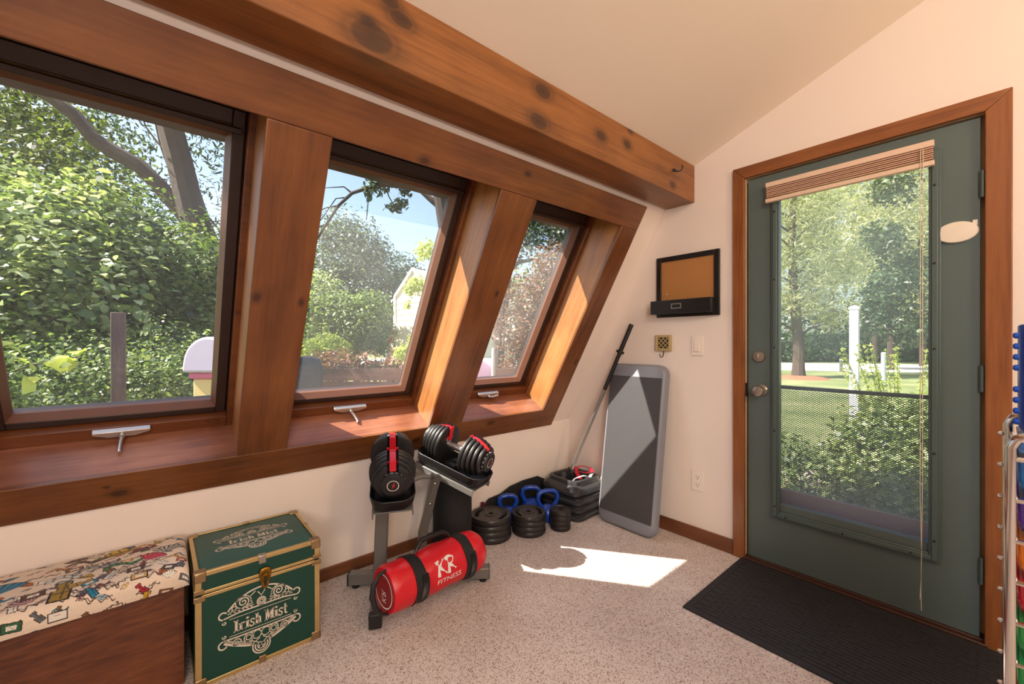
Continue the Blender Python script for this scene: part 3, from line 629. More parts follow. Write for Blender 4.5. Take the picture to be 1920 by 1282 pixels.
def emblem(mb, fn):
    lw = 0.017
    R_ = lambda pts, wd=lw, **k: mb.ribbon(pts, wd, fn, **k)
    slab_text(mb, fn, 0, 0.0, 0.17, 0.74)
    lens_t = lambda x: 0.19+0.27*max(0, 1-(x/0.47)**2)**0.75
    # upper cap
    X = np.linspace(-0.44, 0.44, 41)
    R_([(x, lens_t(x)) for x in X], 0.022); R_([(-0.56, 0.145), (-0.5, 0.155), (-0.3, 0.185), (0.3, 0.185), (0.5, 0.155), (0.56, 0.145)][1:5], 0.02)
    R_([(-0.42, 0.125), (0.42, 0.125)], 0.008)
    for s in (-1, 1):
        R_([(s*p[0], p[1]) for p in arc(0.50, 0.205, 0.05, -100, 150)], 0.02)
        R_([(s*p[0], p[1]) for p in spiral(0.24, 0.315, 0.012, 0.075, 0, 600)], 0.016)
        R_([(s*p[0], p[1]) for p in arc(0.24, 0.315, 0.1, -60, 200, 30, 0.085)], 0.014)
        R_([(s*0.08, 0.42), (s*0.16, 0.36), (s*0.12, 0.26), (s*0.30, 0.225), (s*0.40, 0.235), (s*0.44, 0.20)], 0.014)
        for k in range(6): R_([(s*(0.12+k*0.055), 0.20), (s*(0.15+k*0.055), 0.225)], 0.012)
        R_([(s*0.10, 0.228), (s*0.42, 0.228)], 0.009); R_([(s*p[0], p[1]) for p in arc(0.36, 0.265, 0.028, 0, 360, 16)], 0.012)
        R_([(s*p[0], p[1]) for p in spiral(0.48, 0.10, 0.004, 0.03, 0, 380, 20)], 0.012); R_([(s*p[0], p[1]) for p in spiral(0.48, -0.10, 0.004, 0.03, 0, 380, 20)], 0.012)
    for r in (0.022, 0.042, 0.060): R_(arc(0, 0.245, r, 0, 360, 24), 0.012)
    R_([(-0.05, 0.40), (0, 0.33), (0.05, 0.40)], 0.014)
    # lower bowl
    low = lambda x: -0.19-0.20*max(0, 1-(abs(x)/0.50)**1.6)
    X = np.linspace(-0.49, -0.12, 22)
    for s in (-1, 1):
        R_([(s*x, low(x)) for x in X], 0.024); R_([(s*x, low(x)+0.055) for x in X[1:]], 0.010)
        for x in X[1:-1:1]: R_([(s*x, low(x)+0.012), (s*x, low(x)+0.045)], 0.009)
        R_([(s*p[0], p[1]) for p in arc(0.50, -0.215, 0.055, -150, 110)], 0.02)
        R_([(s*p[0], p[1]) for p in spiral(0.33, -0.245, 0.01, 0.062, 0, 560)], 0.014)
        R_([(s*p[0], p[1]) for p in arc(0.17, -0.235, 0.062, 0, 360, 28)], 0.014); R_([(s*p[0], p[1]) for p in arc(0.17, -0.235, 0.036, 0, 360, 22)], 0.012)
        R_([(s*p[0], p[1]) for p in arc(0.06, -0.235, 0.058, 0, 360, 26)], 0.012)
        R_([(s*0.02, -0.30), (s*0.15, -0.37)], 0.012); R_([(s*0.15, -0.29), (s*0.02, -0.38)], 0.012); R_([(s*0.22, -0.30), (s*0.10, -0.37)], 0.012)
    R_([(-0.50, -0.155), (-0.3, -0.165), (0.3, -0.165), (0.50, -0.155)], 0.02); R_([(-0.42, -0.125), (0.42, -0.125)], 0.008)
    for r in (0.118, 0.085, 0.05): R_(arc(0, -0.415, r, -205, 25, 36), 0.018)
    for a in (20, 140, 260): R_(arc(0.028*math.cos(R(a)), -0.41+0.028*math.sin(R(a)), 0.024, 0, 360, 16), 0.009)
m_ = MB(); emblem(m_, lambda a, b: (-2.145+a*0.235, ty0+e-0.0008, 0.168+b*0.245)); tpart(m_, 'emblem', INKW, fix=False)
m_ = MB(); emblem(m_, lambda a, b: (-2.138+a*0.235, -0.205+b*0.21, tz-e+0.0012)); tpart(m_, 'emblem', INKW, fix=False)

# ================================================================== BENCH WITH PRINTED CUSHION
PLY = wood('bench_plywood', (46, 20, 10), (78, 38, 18), (122, 68, 34), XA, 0.42, stretch=0.16, fine=1.1, blotch=0.7)
for n_ in PLY.node_tree.nodes:
    if n_.type == 'TEX_NOISE' and n_.inputs['Distortion'].default_value > 0.5: n_.inputs['Distortion'].default_value = 3.0
BE = empty('storage_bench', (-2.7, -0.18, 0)); tag(BE, 'brown plywood storage bench with a colourful printed cushion top', 'bench')
einv = Matrix.Translation(BE.location).inverted()
bx1 = -2.360
q = MB().box((-3.05, -0.345, 0.001), (bx1-0.006, -0.02, 0.352)).build('box', PLY, BE, bevel=0.002); q.matrix_parent_inverse = einv
def cushion():
    x0, x1 = -3.06, bx1+0.008; yb, yf = -0.018, -0.362; zb, zt = 0.345, 0.412
    # section path from the back bottom over the top to the front bottom
    path = [(yb, zb), (yb-0.004, zt-0.03)] + [(yb-0.025+0.02*math.cos(a), zt-0.024+0.02*math.sin(a)) for a in np.linspace(0.3, 1.57, 5)]
    path += [(yy, zt+0.006*math.sin(math.pi*(yy-yb)/(yf-yb))) for yy in np.linspace(yb-0.04, yf+0.05, 8)]
    path += [(yf+0.034+0.034*math.cos(a), zt-0.034+0.034*math.sin(a)) for a in np.linspace(1.57, 3.14, 8)] + [(yf+0.002, zb+0.01), (yf+0.006, zb-0.004)]
    path = np.array(path); seg = np.r_[0, np.cumsum(np.linalg.norm(np.diff(path, axis=0), axis=1))]
    nv = 340; nu = 560; sv_ = np.linspace(0, seg[-1], nv)
    py_ = np.interp(sv_, seg, path[:, 0]); pz_ = np.interp(sv_, seg, path[:, 1])
    U = np.linspace(0, 1, nu); Lx = x1-x0
    vs = []; UU = np.zeros((nu, nv, 2))
    for i, u in enumerate(U):
        dx = (1-u)*Lx; drop = 0.0
        if dx < 0.03: drop = 0.03-math.sqrt(max(0, 0.03**2-(0.03-dx)**2))
        for j in range(nv):
            z = pz_[j]-drop if pz_[j] > zb+0.02 else pz_[j]
            vs.append((x0+u*Lx, py_[j], max(z, zb-0.004)))
            UU[i, j] = (u*Lx, sv_[j])
    vs = np.array(vs); fs = [(i*nv+j, i*nv+j+1, (i+1)*nv+j+1, (i+1)*nv+j) for i in range(nu-1) for j in range(nv-1)]
    # closed right end
    k0 = (nu-1)*nv; fs.append(tuple(k0+j for j in range(nv)))
    # print: cream ground with hats, fans, bottles and books in ink outline
    A = UU[..., 0]; Bv = UU[..., 1]; rng = np.random.RandomState(5)
    colr = np.empty((nu, nv, 3)); colr[:] = (226, 206, 184)
    colr += rng.normal(0, 4, (nu, nv, 1))
    ink = (38, 26, 22)
    def paint(mask, c): colr[mask] = np.array(c)
    def loc(cx, cy, a):
        ca, sa = math.cos(a), math.sin(a); X = (A-cx)*ca+(Bv-cy)*sa; Y = -(A-cx)*sa+(Bv-cy)*ca; return X, Y
    def hat(cx, cy, s, a, c):
        X, Y = loc(cx, cy, a); e1 = (X/s)**2+(Y/(0.3*s))**2; paint(e1 < 1.12, ink); paint(e1 < 0.9, tuple(np.array(c)*0.75))
        e2 = (X/(0.6*s))**2+((Y+0.28*s)/(0.45*s))**2; m2 = (Y < 0)
        paint((e2 < 1.15) & m2, ink); paint((e2 < 0.92) & m2, c); paint((e2 < 0.92) & m2 & (np.sin(X/s*14) > 0.75), tuple(np.array(c)*0.55))
        paint((np.abs(Y+0.08*s) < 0.06*s) & (np.abs(X) < 0.58*s), (60, 40, 40))
    def fan(cx, cy, s, a, c, c2):
        X, Y = loc(cx, cy, a); r = np.hypot(X, Y); t = np.arctan2(X, -Y); m0 = (np.abs(t) < 0.95)
        paint(m0 & (r < s*1.04) & (r > s*0.12), ink); mm = m0 & (r < s*0.98) & (r > s*0.16) & (np.abs(t) < 0.9)
        paint(mm, c); paint(mm & (np.sin(t*22) > 0.2), c2); paint(mm & (np.sin(t*22) > 0.9), ink)
    def book(cx, cy, s, a, c):
        X, Y = loc(cx, cy, a); paint((np.abs(X) < s*1.06) & (np.abs(Y) < 0.72*s*1.06), ink); paint((np.abs(X) < s*0.92) & (np.abs(Y) < 0.62*s), c)
        paint((np.abs(X) < s*0.5) & (np.abs(Y) < 0.32*s), (232, 222, 206)); paint((np.abs(np.sin(Y/s*18)) < 0.3) & (np.abs(X) < s*0.36) & (np.abs(Y) < 0.25*s), ink)
    def bottle(cx, cy, s, a, c):
        X, Y = loc(cx, cy, a); hw_ = np.where(Y > -0.1*s, 0.42*s, np.where(Y > -0.55*s, 0.22*s, 0.34*s))
        paint((np.abs(X) < hw_*1.18) & (np.abs(Y) < s*1.04), ink); paint((np.abs(X) < hw_*0.9) & (np.abs(Y) < s*0.95), c)
        paint((np.abs(X-0.1*s) < 0.05*s) & (np.abs(Y) < s*0.9), tuple(np.array(c)*0.6)); paint((np.abs(Y-0.3*s) < 0.04*s) & (np.abs(X) < hw_), ink)
    def scribble(cx, cy, s, a):
        X, Y = loc(cx, cy, a); paint((np.abs(X) < s) & (np.abs(Y-0.2*s*np.sin(X/s*9)) < 0.0022), (70, 52, 44)); paint((np.abs(X) < s*.8) & (np.abs(Y+0.1*s-0.12*s*np.cos(X/s*13)) < 0.0016), (96, 74, 62))
    def ribn(cx, cy, s, a, c):
        X, Y = loc(cx, cy, a); yy = 0.25*s*np.sin(X/s*4); paint((np.abs(X) < s) & (np.abs(Y-yy) < 0.2*s), ink); paint((np.abs(X) < s*0.95) & (np.abs(Y-yy) < 0.15*s), c); paint((np.abs(X) < s*0.95) & (np.abs(Y-yy) < 0.15*s) & (np.sin(X/s*16) > 0.6), tuple(np.array(c)*0.6))
    Lx_ = Lx; V0 = 0.07
    pal = [(20, 120, 150), (196, 150, 30), (168, 30, 52), (60, 120, 70), (130, 84, 50), (96, 98, 104), (206, 110, 36), (120, 30, 50), (232, 226, 214)]
    for k in range(60): scribble(rng.uniform(0, Lx_), rng.uniform(0.06, seg[-1]-0.02), rng.uniform(0.02, 0.045), rng.uniform(-.5, .5))
    for k in range(24): # scattered motifs for the whole cloth
        cx, cy = rng.uniform(0, 0.15), rng.uniform(0.06, seg[-1]); a = rng.uniform(-0.6, 0.6); c = pal[rng.randint(len(pal))]; s = rng.uniform(0.018, 0.04)
        (hat, lambda *q: fan(*q, (224, 216, 200)), book, bottle, ribn)[rng.randint(5)](cx, cy, s, a, c)
    for gi in range(13):
        for gj in range(11):
            cx, cy = Lx_-0.02-gi*0.047+rng.uniform(-.012, .012), 0.05+gj*0.045+rng.uniform(-.012, .012); a = rng.uniform(-0.7, 0.7); c = pal[rng.randint(len(pal))]; s = rng.uniform(0.014, 0.026)
            (hat, lambda *q: fan(*q, (224, 216, 200)), book, bottle, ribn, hat)[rng.randint(6)](*((cx, cy, s, a, c) if rng.rand() < 2 else ())) if rng.rand() < 0.75 else scribble(cx, cy, s, a)
    # motifs in view, measured from the right end (dx) and along the section from the back
    def dx(v): return Lx_-v
    S1 = seg[-1]
    items = [
      (hat, dx(0.045), 0.06, 0.035, 0.3, (176, 140, 50)), (hat, dx(0.19), 0.14, 0.055, -0.25, (206, 164, 40)), (ribn, dx(0.27), 0.15, 0.05, 0.2, (92, 60, 34)),
      (ribn, dx(0.33), 0.16, 0.035, 0.1, (196, 112, 50)), (hat, dx(0.30), 0.11, 0.03, 0.1, (110, 74, 46)), (ribn, dx(0.24), 0.22, 0.06, -0.2, (150, 150, 150)), (ribn, dx(0.30), 0.245, 0.055, 0.1, (206, 204, 198)),
      (hat, dx(0.13), 0.16, 0.035, -0.2, (130, 40, 60)), (ribn, dx(0.11), 0.12, 0.035, -0.1, (210, 150, 50)),
      (ribn, dx(0.17), 0.25, 0.055, -0.1, (50, 120, 74)), (lambda *q: fan(*q, (232, 224, 208)), dx(0.06), 0.24, 0.06, 0.25, (70, 72, 76)), (lambda *q: fan(*q, (180, 30, 60)), dx(0.115), 0.27, 0.055, 0.6, (206, 60, 90)),
      (lambda *q: fan(*q, (10, 84, 120)), dx(0.46), 0.25, 0.075, 0.1, (20, 140, 176)), (ribn, dx(0.44), 0.29, 0.03, 0.3, (20, 130, 160)),
      (bottle, dx(0.31), 0.33, 0.05, 0.05, (150, 122, 40)), (bottle, dx(0.27), 0.315, 0.028, 1.3, (176, 140, 50)), (lambda *q: fan(*q, (222, 210, 200)), dx(0.37), 0.36, 0.05, -0.4, (130, 40, 50)), (book, dx(0.37), 0.315, 0.024, -0.1, (90, 56, 34)),
      (hat, dx(0.49), 0.36, 0.035, -0.1, (206, 110, 40)), (hat, dx(0.52), 0.39, 0.03, 0.0, (20, 110, 140)), (book, dx(0.14), 0.315, 0.022, 0.0, (70, 44, 34)), (book, dx(0.13), 0.365, 0.02, 0.0, (200, 160, 90)),
      (book, dx(0.40), 0.42, 0.02, 0.1, (40, 90, 60)), (bottle, dx(0.20), 0.31, 0.026, 0.4, (210, 206, 196)), (bottle, dx(0.24), 0.38, 0.02, -0.5, (20, 120, 150)), (ribn, dx(0.57), 0.38, 0.035, 1.2, (200, 196, 188)), (ribn, dx(0.03), 0.30, 0.035, 0.5, (200, 140, 60)),
      (book, dx(0.055), 0.36, 0.018, 0.4, (60, 60, 64)), (book, dx(0.50), 0.44, 0.018, 0.0, (220, 214, 204)), (hat, dx(0.45), 0.43, 0.02, 0.5, (90, 80, 70)), (book, dx(0.02), 0.33, 0.014, 0.2, (176, 40, 44)),
      (hat, dx(0.47), 0.14, 0.018, 0.0, (170, 40, 60)), (ribn, dx(0.04), 0.11, 0.02, 0.4, (60, 130, 170)), (bottle, dx(0.31), 0.41, 0.014, 0.3, (120, 84, 50)), (book, dx(0.31), 0.425, 0.02, 0.0, (226, 218, 206)),
    ]
    for fn, *a in items: fn(*a)
    C4 = np.ones((nu*nv, 4), np.float32); cc = np.clip(colr.reshape(-1, 3)/255, 0, 1)
    C4[:, :3] = np.where(cc <= 0.04045, cc/12.92, ((cc+0.055)/1.055)**2.4)
    me = bpy.data.meshes.new('cushion'); me.from_pydata(vs.tolist(), [], fs); me.update()
    at = me.color_attributes.new('print', 'FLOAT_COLOR', 'POINT'); at.data.foreach_set('color', C4.ravel())
    m = bpy.data.materials.new('printed_cotton'); t, n, l = nt(m); b = n['Principled BSDF']
    an = n.new('ShaderNodeAttribute'); an.attribute_name = 'print'; l.new(an.outputs['Color'], b.inputs['Base Color']); b.inputs['Roughness'].default_value = 0.75; b.inputs['Sheen Weight'].default_value = 0.1
    me.materials.append(m); me.polygons.foreach_set('use_smooth', [True]*len(me.polygons)); me.set_sharp_from_angle(angle=R(50))
    o = bpy.data.objects.new('cushion', me); COL.objects.link(o); o.parent = BE; o.matrix_parent_inverse = einv; return o
cushion()

# ================================================================== DUMBBELL STAND
STEEL = M('grey_powder_steel', (128, 126, 122), 0.4, 0.55)
ST = empty('dumbbell_stand', (-1.5, -0.3, 0)); tag(ST, 'grey steel dumbbell stand with two slanted uprights', 'stand')
stinv = Matrix.Translation(ST.location).inverted()
def stp(mb, name, mat=STEEL, parent=None, **k):
    o = mb.build(name, mat, parent or ST, **k); o.matrix_parent_inverse = stinv if parent is None else Matrix(); return o
A_, B_ = np.array([-1.732, -0.140, 0.045]), np.array([-1.185, -0.530, 0.045]); Fp = np.array([-1.758, -0.515, 0.040]); J1 = np.array([-1.615, -0.222, 0.045]); J2 = np.array([-1.335, -0.125, 0.045])
cb = stp(MB().bar(A_, B_, 0.052, 0.052), 'base_bar', bevel=0.004)
ab = (B_-A_)/np.linalg.norm(B_-A_)
stp(MB().bar(A_-ab*0.004, A_+ab*0.001, 0.054, 0.054), 'end_cap', BLACKP, cb); stp(MB().bar(B_-ab*0.001, B_+ab*0.004, 0.054, 0.054), 'end_cap', STEEL, cb)
for P_ in (A_+ab*0.03, B_-ab*0.03): stp(MB().lathe([(0.018, 0.0), (0.018, 0.019)], 16, lambda x, y, z: (P_[0]+x, P_[1]+y, z+0.0005)), 'rubber_foot', BLACKP, cb)
fb = stp(MB().bar(J1+np.array([0, 0, 0]), Fp, 0.048, 0.048), 'front_foot', bevel=0.004)
df = (Fp-J1)/np.linalg.norm(Fp-J1); stp(MB().bar(Fp-df*0.02, Fp+df*0.012, 0.053, 0.062), 'end_cap', BLACKP, fb, bevel=0.006)
mid = A_+ab*0.46
stp(MB().bar(mid, J2, 0.048, 0.048), 'rear_foot', bevel=0.004)
D1f, D1b = np.array([-1.667, -0.485, 0.560]), np.array([-1.50, -0.115, 0.660])
D2f, D2b = np.array([-1.135, -0.450, 0.560]), np.array([-1.275, -0.120, 0.660])
def dbframe(a, b):
    az = (b-a)/np.linalg.norm(b-a); ax = np.cross(az, (0, 0, 1)); ax /= np.linalg.norm(ax); ay = np.cross(ax, az); return (a+b)/2, ax, -ay if ay[2] < 0 else ay, az, np.linalg.norm(b-a)
c1, ax1, ay1, az1, L1 = dbframe(D1f, D1b); c2, ax2, ay2, az2, L2 = dbframe(D2f, D2b)
TRAYZ = -0.135
top1 = c1+ay1*(TRAYZ-0.012)-ax1*0.045; top2 = c2+ay2*(TRAYZ-0.012)-ax2*0.055+az2*0.06
p1 = stp(MB().bar(J1+np.array([0, 0, 0.02]), top1-np.array([0, 0, 0.03]), 0.058, 0.04, (0.5, 0.8, 0)), 'upright', bevel=0.004)
p2 = stp(MB().loft([[tuple(np.array(c)+np.array(d)) for d in ((-.022, -.016, 0), (.022, -.016, 0), (.022, .016, 0), (-.022, .016, 0))] for c in (J2+[0, 0, .02], J2+[0.004, 0, .10], J2+[0.03, -0.01, .2], (J2+[0.03, -0.01, .2])*.45+top2*.55, top2-np.array([0, 0, .02]))]), 'upright', bevel=0.004)
for c_, ax_, ay_, az_, L_ in ((c1, ax1, ay1, az1, L1), (c2, ax2, ay2, az2, L2)):
    pl = stp(MB().obox(c_+ay_*(TRAYZ-0.004), ax_, ay_, az_, 0.088, 0.003, 0.19).obox(c_+ay_*(TRAYZ-0.016)+ax_*0.086, ax_, ay_, az_, 0.003, 0.014, 0.19).obox(c_+ay_*(TRAYZ-0.016)-ax_*0.086, ax_, ay_, az_, 0.003, 0.014, 0.19), 'tray_plate', bevel=0.001)
ca = top1+az1*0.05+np.array([0, 0, -0.04]); cc_ = top2+az2*0.02+np.array([0, 0, -0.03])
stp(MB().tube([ca, ca*.7+cc_*.3+np.array([0, 0, .008]), ca*.3+cc_*.7+np.array([0, 0, .022]), cc_], 0.014, 12), 'cross_tube', smooth=True)
BOLT = M('bolt_silver', (190, 186, 180), 0.25, 0.9)
def bolt(c, nrm, par):
    nrm = np.array(nrm, float); nrm /= np.linalg.norm(nrm); t1 = np.cross(nrm, (0, 0, 1.0)); t1 /= np.linalg.norm(t1); t2 = np.cross(nrm, t1)
    stp(MB().lathe([(0.009, 0), (0.009, 0.003), (0.006, 0.008), (0.003, 0.009)], 12, frame_fn(c, t1, t2, nrm)), 'bolt', BOLT, par, smooth=True)
k2 = J2+np.array([0.03, -0.01, .2])
for P_, par in ((k2*.75+top2*.25, p2), (k2*.25+top2*.75, p2), (J1*.08+top1*.92-np.array([0, 0, .035]), p1)):
    tc_ = (CAM-P_)*np.array([1, 1, 0]); tc_ /= np.linalg.norm(tc_); bolt(P_+tc_*0.0225, tc_, par)

# adjustable dumbbells in their trays
RED = M('red_plastic', (196, 26, 40), 0.35); DBK = M('dumbbell_black', (26, 25, 26), 0.46, bump=0.03, bscale=120); WHT = M('print_white', (226, 222, 216), 0.5)
PLATE_R = [0.104, 0.102, 0.097, 0.089, 0.078]
def notch_disc(r, th_):
    """plate with a slot open at the top, lying in local xy, thickness along z"""
    hw_ = 0.025; a0 = math.asin(hw_/r); n_ = 40; pts = []
    for i in range(n_+1):
        a = math.pi/2 - a0 - (2*math.pi-2*a0)*i/n_; pts.append((r*math.cos(a), r*math.sin(a)*(1.0 if math.sin(a) > -0.75 else 1.0)))
    pts.append((-hw_, 0.025)); 
    for i in range(7): a = math.pi + math.pi*i/6; pts.append((hw_*math.cos(a), 0.018+hw_*math.sin(a)))
    pts.append((hw_, 0.025))
    return pts
def make_dumbbell(c, ax, ay, az, L, label):
    D_ = empty('adjustable_dumbbell', tuple(c+ay*-0.11)); tag(D_, label, 'dumbbell', 'adjustable dumbbells on the stand')
    iv = Matrix.Translation(D_.location).inverted(); fr = frame_fn(c, ax, ay, az)
    def dp(mb, name, mat, parent=None, **k):
        o = mb.build(name, mat, parent or D_, **k); o.matrix_parent_inverse = iv if parent is None else Matrix(); return o
    dp(MB().lathe([(0.0145, -0.07), (0.0165, -0.03), (0.0172, 0.0), (0.0165, 0.03), (0.0145, 0.07)], 24, fr), 'handle', M('knurled_chrome', (190, 186, 184), 0.3, 0.9, bump=0.4, bscale=500) if 'knurled_chrome' not in bpy.data.materials else bpy.data.materials['knurled_chrome'], smooth=True)
    for s in (-1, 1):
        for k, r in enumerate(PLATE_R):
            z = s*(0.076+k*0.0235); pts = notch_disc(r, 0.012)
            m_ = MB(); n_ = len(pts)
            m_.loft([[fr(x*q, y*q if q < 1 else y, z+s*zz) for x, y in pts] for q, zz in ((0.95, -0.0098), (0.985, -0.0085), (1.0, -0.005), (1.0, 0.005), (0.985, 0.0085), (0.95, 0.0098))])
            dp(m_, 'weight_plate', DBK, smooth=True, angle=50)
        rb = dp(MB().box((-0.015, 0.02, s*0.060), (0.015, 0.098-0.0*s, s*0.068), fr), 'red_guard', RED, bevel=0.002)
        # stepped red label strip running over the plate slots
        m_ = MB(); prev = None
        prof = [(0.066, 0.093), (0.10, 0.094), (0.15, 0.078), (0.180, 0.060)]
        sec = []
        for z_, y_ in prof: sec.append([fr(-0.0135, y_, s*z_), fr(0.0135, y_, s*z_), fr(0.0135, y_-0.006, s*z_), fr(-0.0135, y_-0.006, s*z_)])
        m_.loft(sec); rl = dp(m_, 'label_strip', RED, bevel=0.001)
        if s < 0:
            tv, tf = text2d('BOWFLEX', 0.012)
            def on(x, y, z): 
                zz = -(0.145 + 0.0) + x*1.0; yy = 0.080+0.0; f_ = (abs(zz)-0.10)/0.05; yy = 0.094+( 0.078-0.094)*f_+0.0012
                return fr(-y, yy, zz+0.02)
            dp(MB().add([on(*p) for p in tv], tf), 'lettering', WHT, rl, fix=False)
        m_ = MB().box((-0.028, 0.028, s*0.064), (0.028, 0.042, s*0.069), fr); dp(m_, 'red_bracket', RED, rb, bevel=0.003)
        dl = MB().lathe([(0.052, s*0.180), (0.054, s*0.184), (0.054, s*0.196), (0.050, s*0.202), (0.044, s*0.204)], 36, fr); dl = dp(dl, 'selector_dial', DBK, smooth=True)
        # number ticks round the dial rim
        m_ = MB()
        for k in range(15):
            a = 2*math.pi*k/15; rr = 0.0545
            cx_, cy_ = rr*math.cos(a), rr*math.sin(a); tx_, ty_ = -math.sin(a), math.cos(a)
            for j in (-1, 1): m_.add([fr(cx_+tx_*(0.0035*j+q*0.001), cy_+ty_*(0.0035*j+q*0.001), s*zz) for q, zz in ((-1, 0.186), (1, 0.186), (1, 0.1945), (-1, 0.1945))], [(0, 1, 2, 3)])
        dp(m_, 'weight_numbers', WHT, dl, fix=False)
        face = lambda a, b: fr(a*-s, b, s*0.2047)
        dp(MB().ribbon(arc(0, 0, 0.024, 0, 360, 40), 0.0028, face), 'logo_ring', WHT, dl, fix=False)
        dp(MB().prism([(-0.006, -0.016), (0.0, -0.003), (-0.004, 0.0), (0.007, 0.016), (0.006, 0.003), (0.009, 0.001)], face, lambda a, b: fr(a*-s, b, s*0.2052)), 'logo_flash', RED, dl)
    return D_
make_dumbbell(c1, ax1, ay1, az1, L1, 'black adjustable dumbbell with its dial facing the room, left of the pair')
make_dumbbell(c2, ax2, ay2, az2, L2, 'black adjustable dumbbell seen from the side, right of the pair')
def make_tray(c, ax, ay, az, label):
    fr = frame_fn(c, ax, ay, az); m_ = MB()
    def loop(wd, ln, r, h): return [fr(x, h, z) for x, z in rrect(wd, ln, r, 6)]
    m_.loft([loop(0.150, 0.37, 0.05, TRAYZ), loop(0.182, 0.41, 0.06, TRAYZ+0.02), loop(0.200, 0.43, 0.07, TRAYZ+0.062), loop(0.190, 0.42, 0.07, TRAYZ+0.064), loop(0.165, 0.39, 0.06, TRAYZ+0.022), loop(0.14, 0.36, 0.05, TRAYZ+0.016)])
    T_ = empty('dumbbell_tray', fr(0, TRAYZ, 0)); tag(T_, label, 'tray', 'dumbbell trays on the stand'); iv = Matrix.Translation(T_.location).inverted()
    q = m_.build('shell', BLACKP, T_, bevel=0.003); q.matrix_parent_inverse = iv
    for s in (-1, 1):
        q = MB().box((s*0.03-0.02, TRAYZ+0.018, -0.03), (s*0.03+0.02, TRAYZ+0.055, 0.03), fr).build('center_rest', BLACKP, T_, bevel=0.003); q.matrix_parent_inverse = iv
make_tray(c1, ax1, ay1, az1, 'black plastic tray under the dumbbell whose dial faces the room')
make_tray(c2, ax2, ay2, az2, 'black plastic tray under the dumbbell seen from the side')

# ================================================================== RED SANDBAG
BAGR = M('bag_red_vinyl', (206, 24, 38), 0.36, bump=0.25, bscale=14, var=0.08, vscale=12); BAGD = M('bag_dark_red', (140, 16, 30), 0.45); STRAP = M('black_webbing', (24, 23, 24), 0.7, bump=0.3, bscale=400)
bl, br = onZ(720, 1108, 0.168), onZ(893, 1028, 0.168)
bz = (br-bl)/np.linalg.norm(br-bl); bL = np.linalg.norm(br-bl); bx = np.cross((0, 0, 1.0), bz); bx /= np.linalg.norm(bx); by_ = np.cross(bz, bx)
bfr = frame_fn(bl, bx, by_, bz); BRAD = 0.097
BG = empty('sandbag', tuple((bl+br)/2-np.array([0, 0, BRAD]))); tag(BG, 'red cylindrical training sandbag with black straps and white KR FITNESS print', 'sandbag')
bginv = Matrix.Translation(BG.location).inverted()
def bgp(mb, name, mat, parent=None, **k):
    o = mb.build(name, mat, parent or BG, **k); o.matrix_parent_inverse = bginv if parent is None else Matrix(); return o
def brad(z, a):
    t_ = z/bL; r = BRAD*(1-0.08*math.exp(-((t_-0.30)/0.06)**2)-0.05*math.exp(-((t_-0.78)/0.05)**2))
    if z < 0.02: r *= 0.93+0.07*z/0.02
    if z > bL-0.05: r *= 1-0.22*((z-bL+0.05)/0.05)**2
    r *= 1+0.018*math.sin(3*a+z*18)*math.sin(z*30)+0.012*math.sin(7*a+z*50)
    return r*(1-0.05*max(0, -math.sin(a)))
nseg = 48; zl = np.linspace(0, bL, 60)
m_ = MB(); m_.loft([[bfr(brad(z, 2*math.pi*j/nseg)*math.cos(2*math.pi*j/nseg), brad(z, 2*math.pi*j/nseg)*math.sin(2*math.pi*j/nseg), z) for j in range(nseg)] for z in zl])
bag = bgp(m_, 'bag_body', BAGR, smooth=True, angle=60)
def band(z0, z1, name, mat, off, parent=None, a0=0, a1=360):
    m_ = MB(); n_ = 48; full = a1-a0 >= 360
    rings = []
    for k in range(n_+1):
        a = R(a0+(a1-a0)*k/n_); cs_, sn = math.cos(a), math.sin(a)
        r0, r1 = brad(z0, a), brad(z1, a)
        rings.append([bfr(r0*cs_*1.0, r0*sn, z0), bfr((r0+off)*cs_, (r0+off)*sn, z0), bfr((r1+off)*cs_, (r1+off)*sn, z1), bfr(r1*cs_, r1*sn, z1)])
    m_.loft(rings, cap=not full); return bgp(m_, name, mat, parent, smooth=True, angle=40)
band(0.095, 0.150, 'strap', STRAP, 0.004); band(bL-0.135, bL-0.085, 'strap', STRAP, 0.004)
# ribbed grips on the straps (camera side)
def grip(zc):
    pts = []; n_ = 26; a0, a1 = R(150), R(262)
    m_ = MB(); rings = []
    for k in range(n_*2+1):
        a = a0+(a1-a0)*k/(n_*2); rr = brad(zc, a)+0.005+(0.0015 if k % 2 else 0); tr_ = 0.0095 if k % 2 else 0.0075
        cs_, sn = math.cos(a), math.sin(a)
        rings.append([bfr((rr+tr_*math.cos(b))*cs_, (rr+tr_*math.cos(b))*sn, zc+tr_*1.9*math.sin(b)) for b in np.linspace(0, 2*math.pi, 11)[:-1]])
    m_.loft(rings); bgp(m_, 'grip', BLACKP, smooth=True, angle=30)
grip(0.140); grip(bL-0.095)
# top handle
hp = [bfr(brad(z, R(75))*math.cos(R(75))*f_, brad(z, R(75))*math.sin(R(75))*f_, z) for z, f_ in ((0.16, 1.0), (0.175, 1.22), (0.20, 1.38), (0.31, 1.38), (0.335, 1.22), (0.35, 1.0))]
bgp(MB().tube(hp, [0.006, 0.008, 0.012, 0.012, 0.008, 0.006], 10), 'carry_handle', BLACKP, smooth=True)
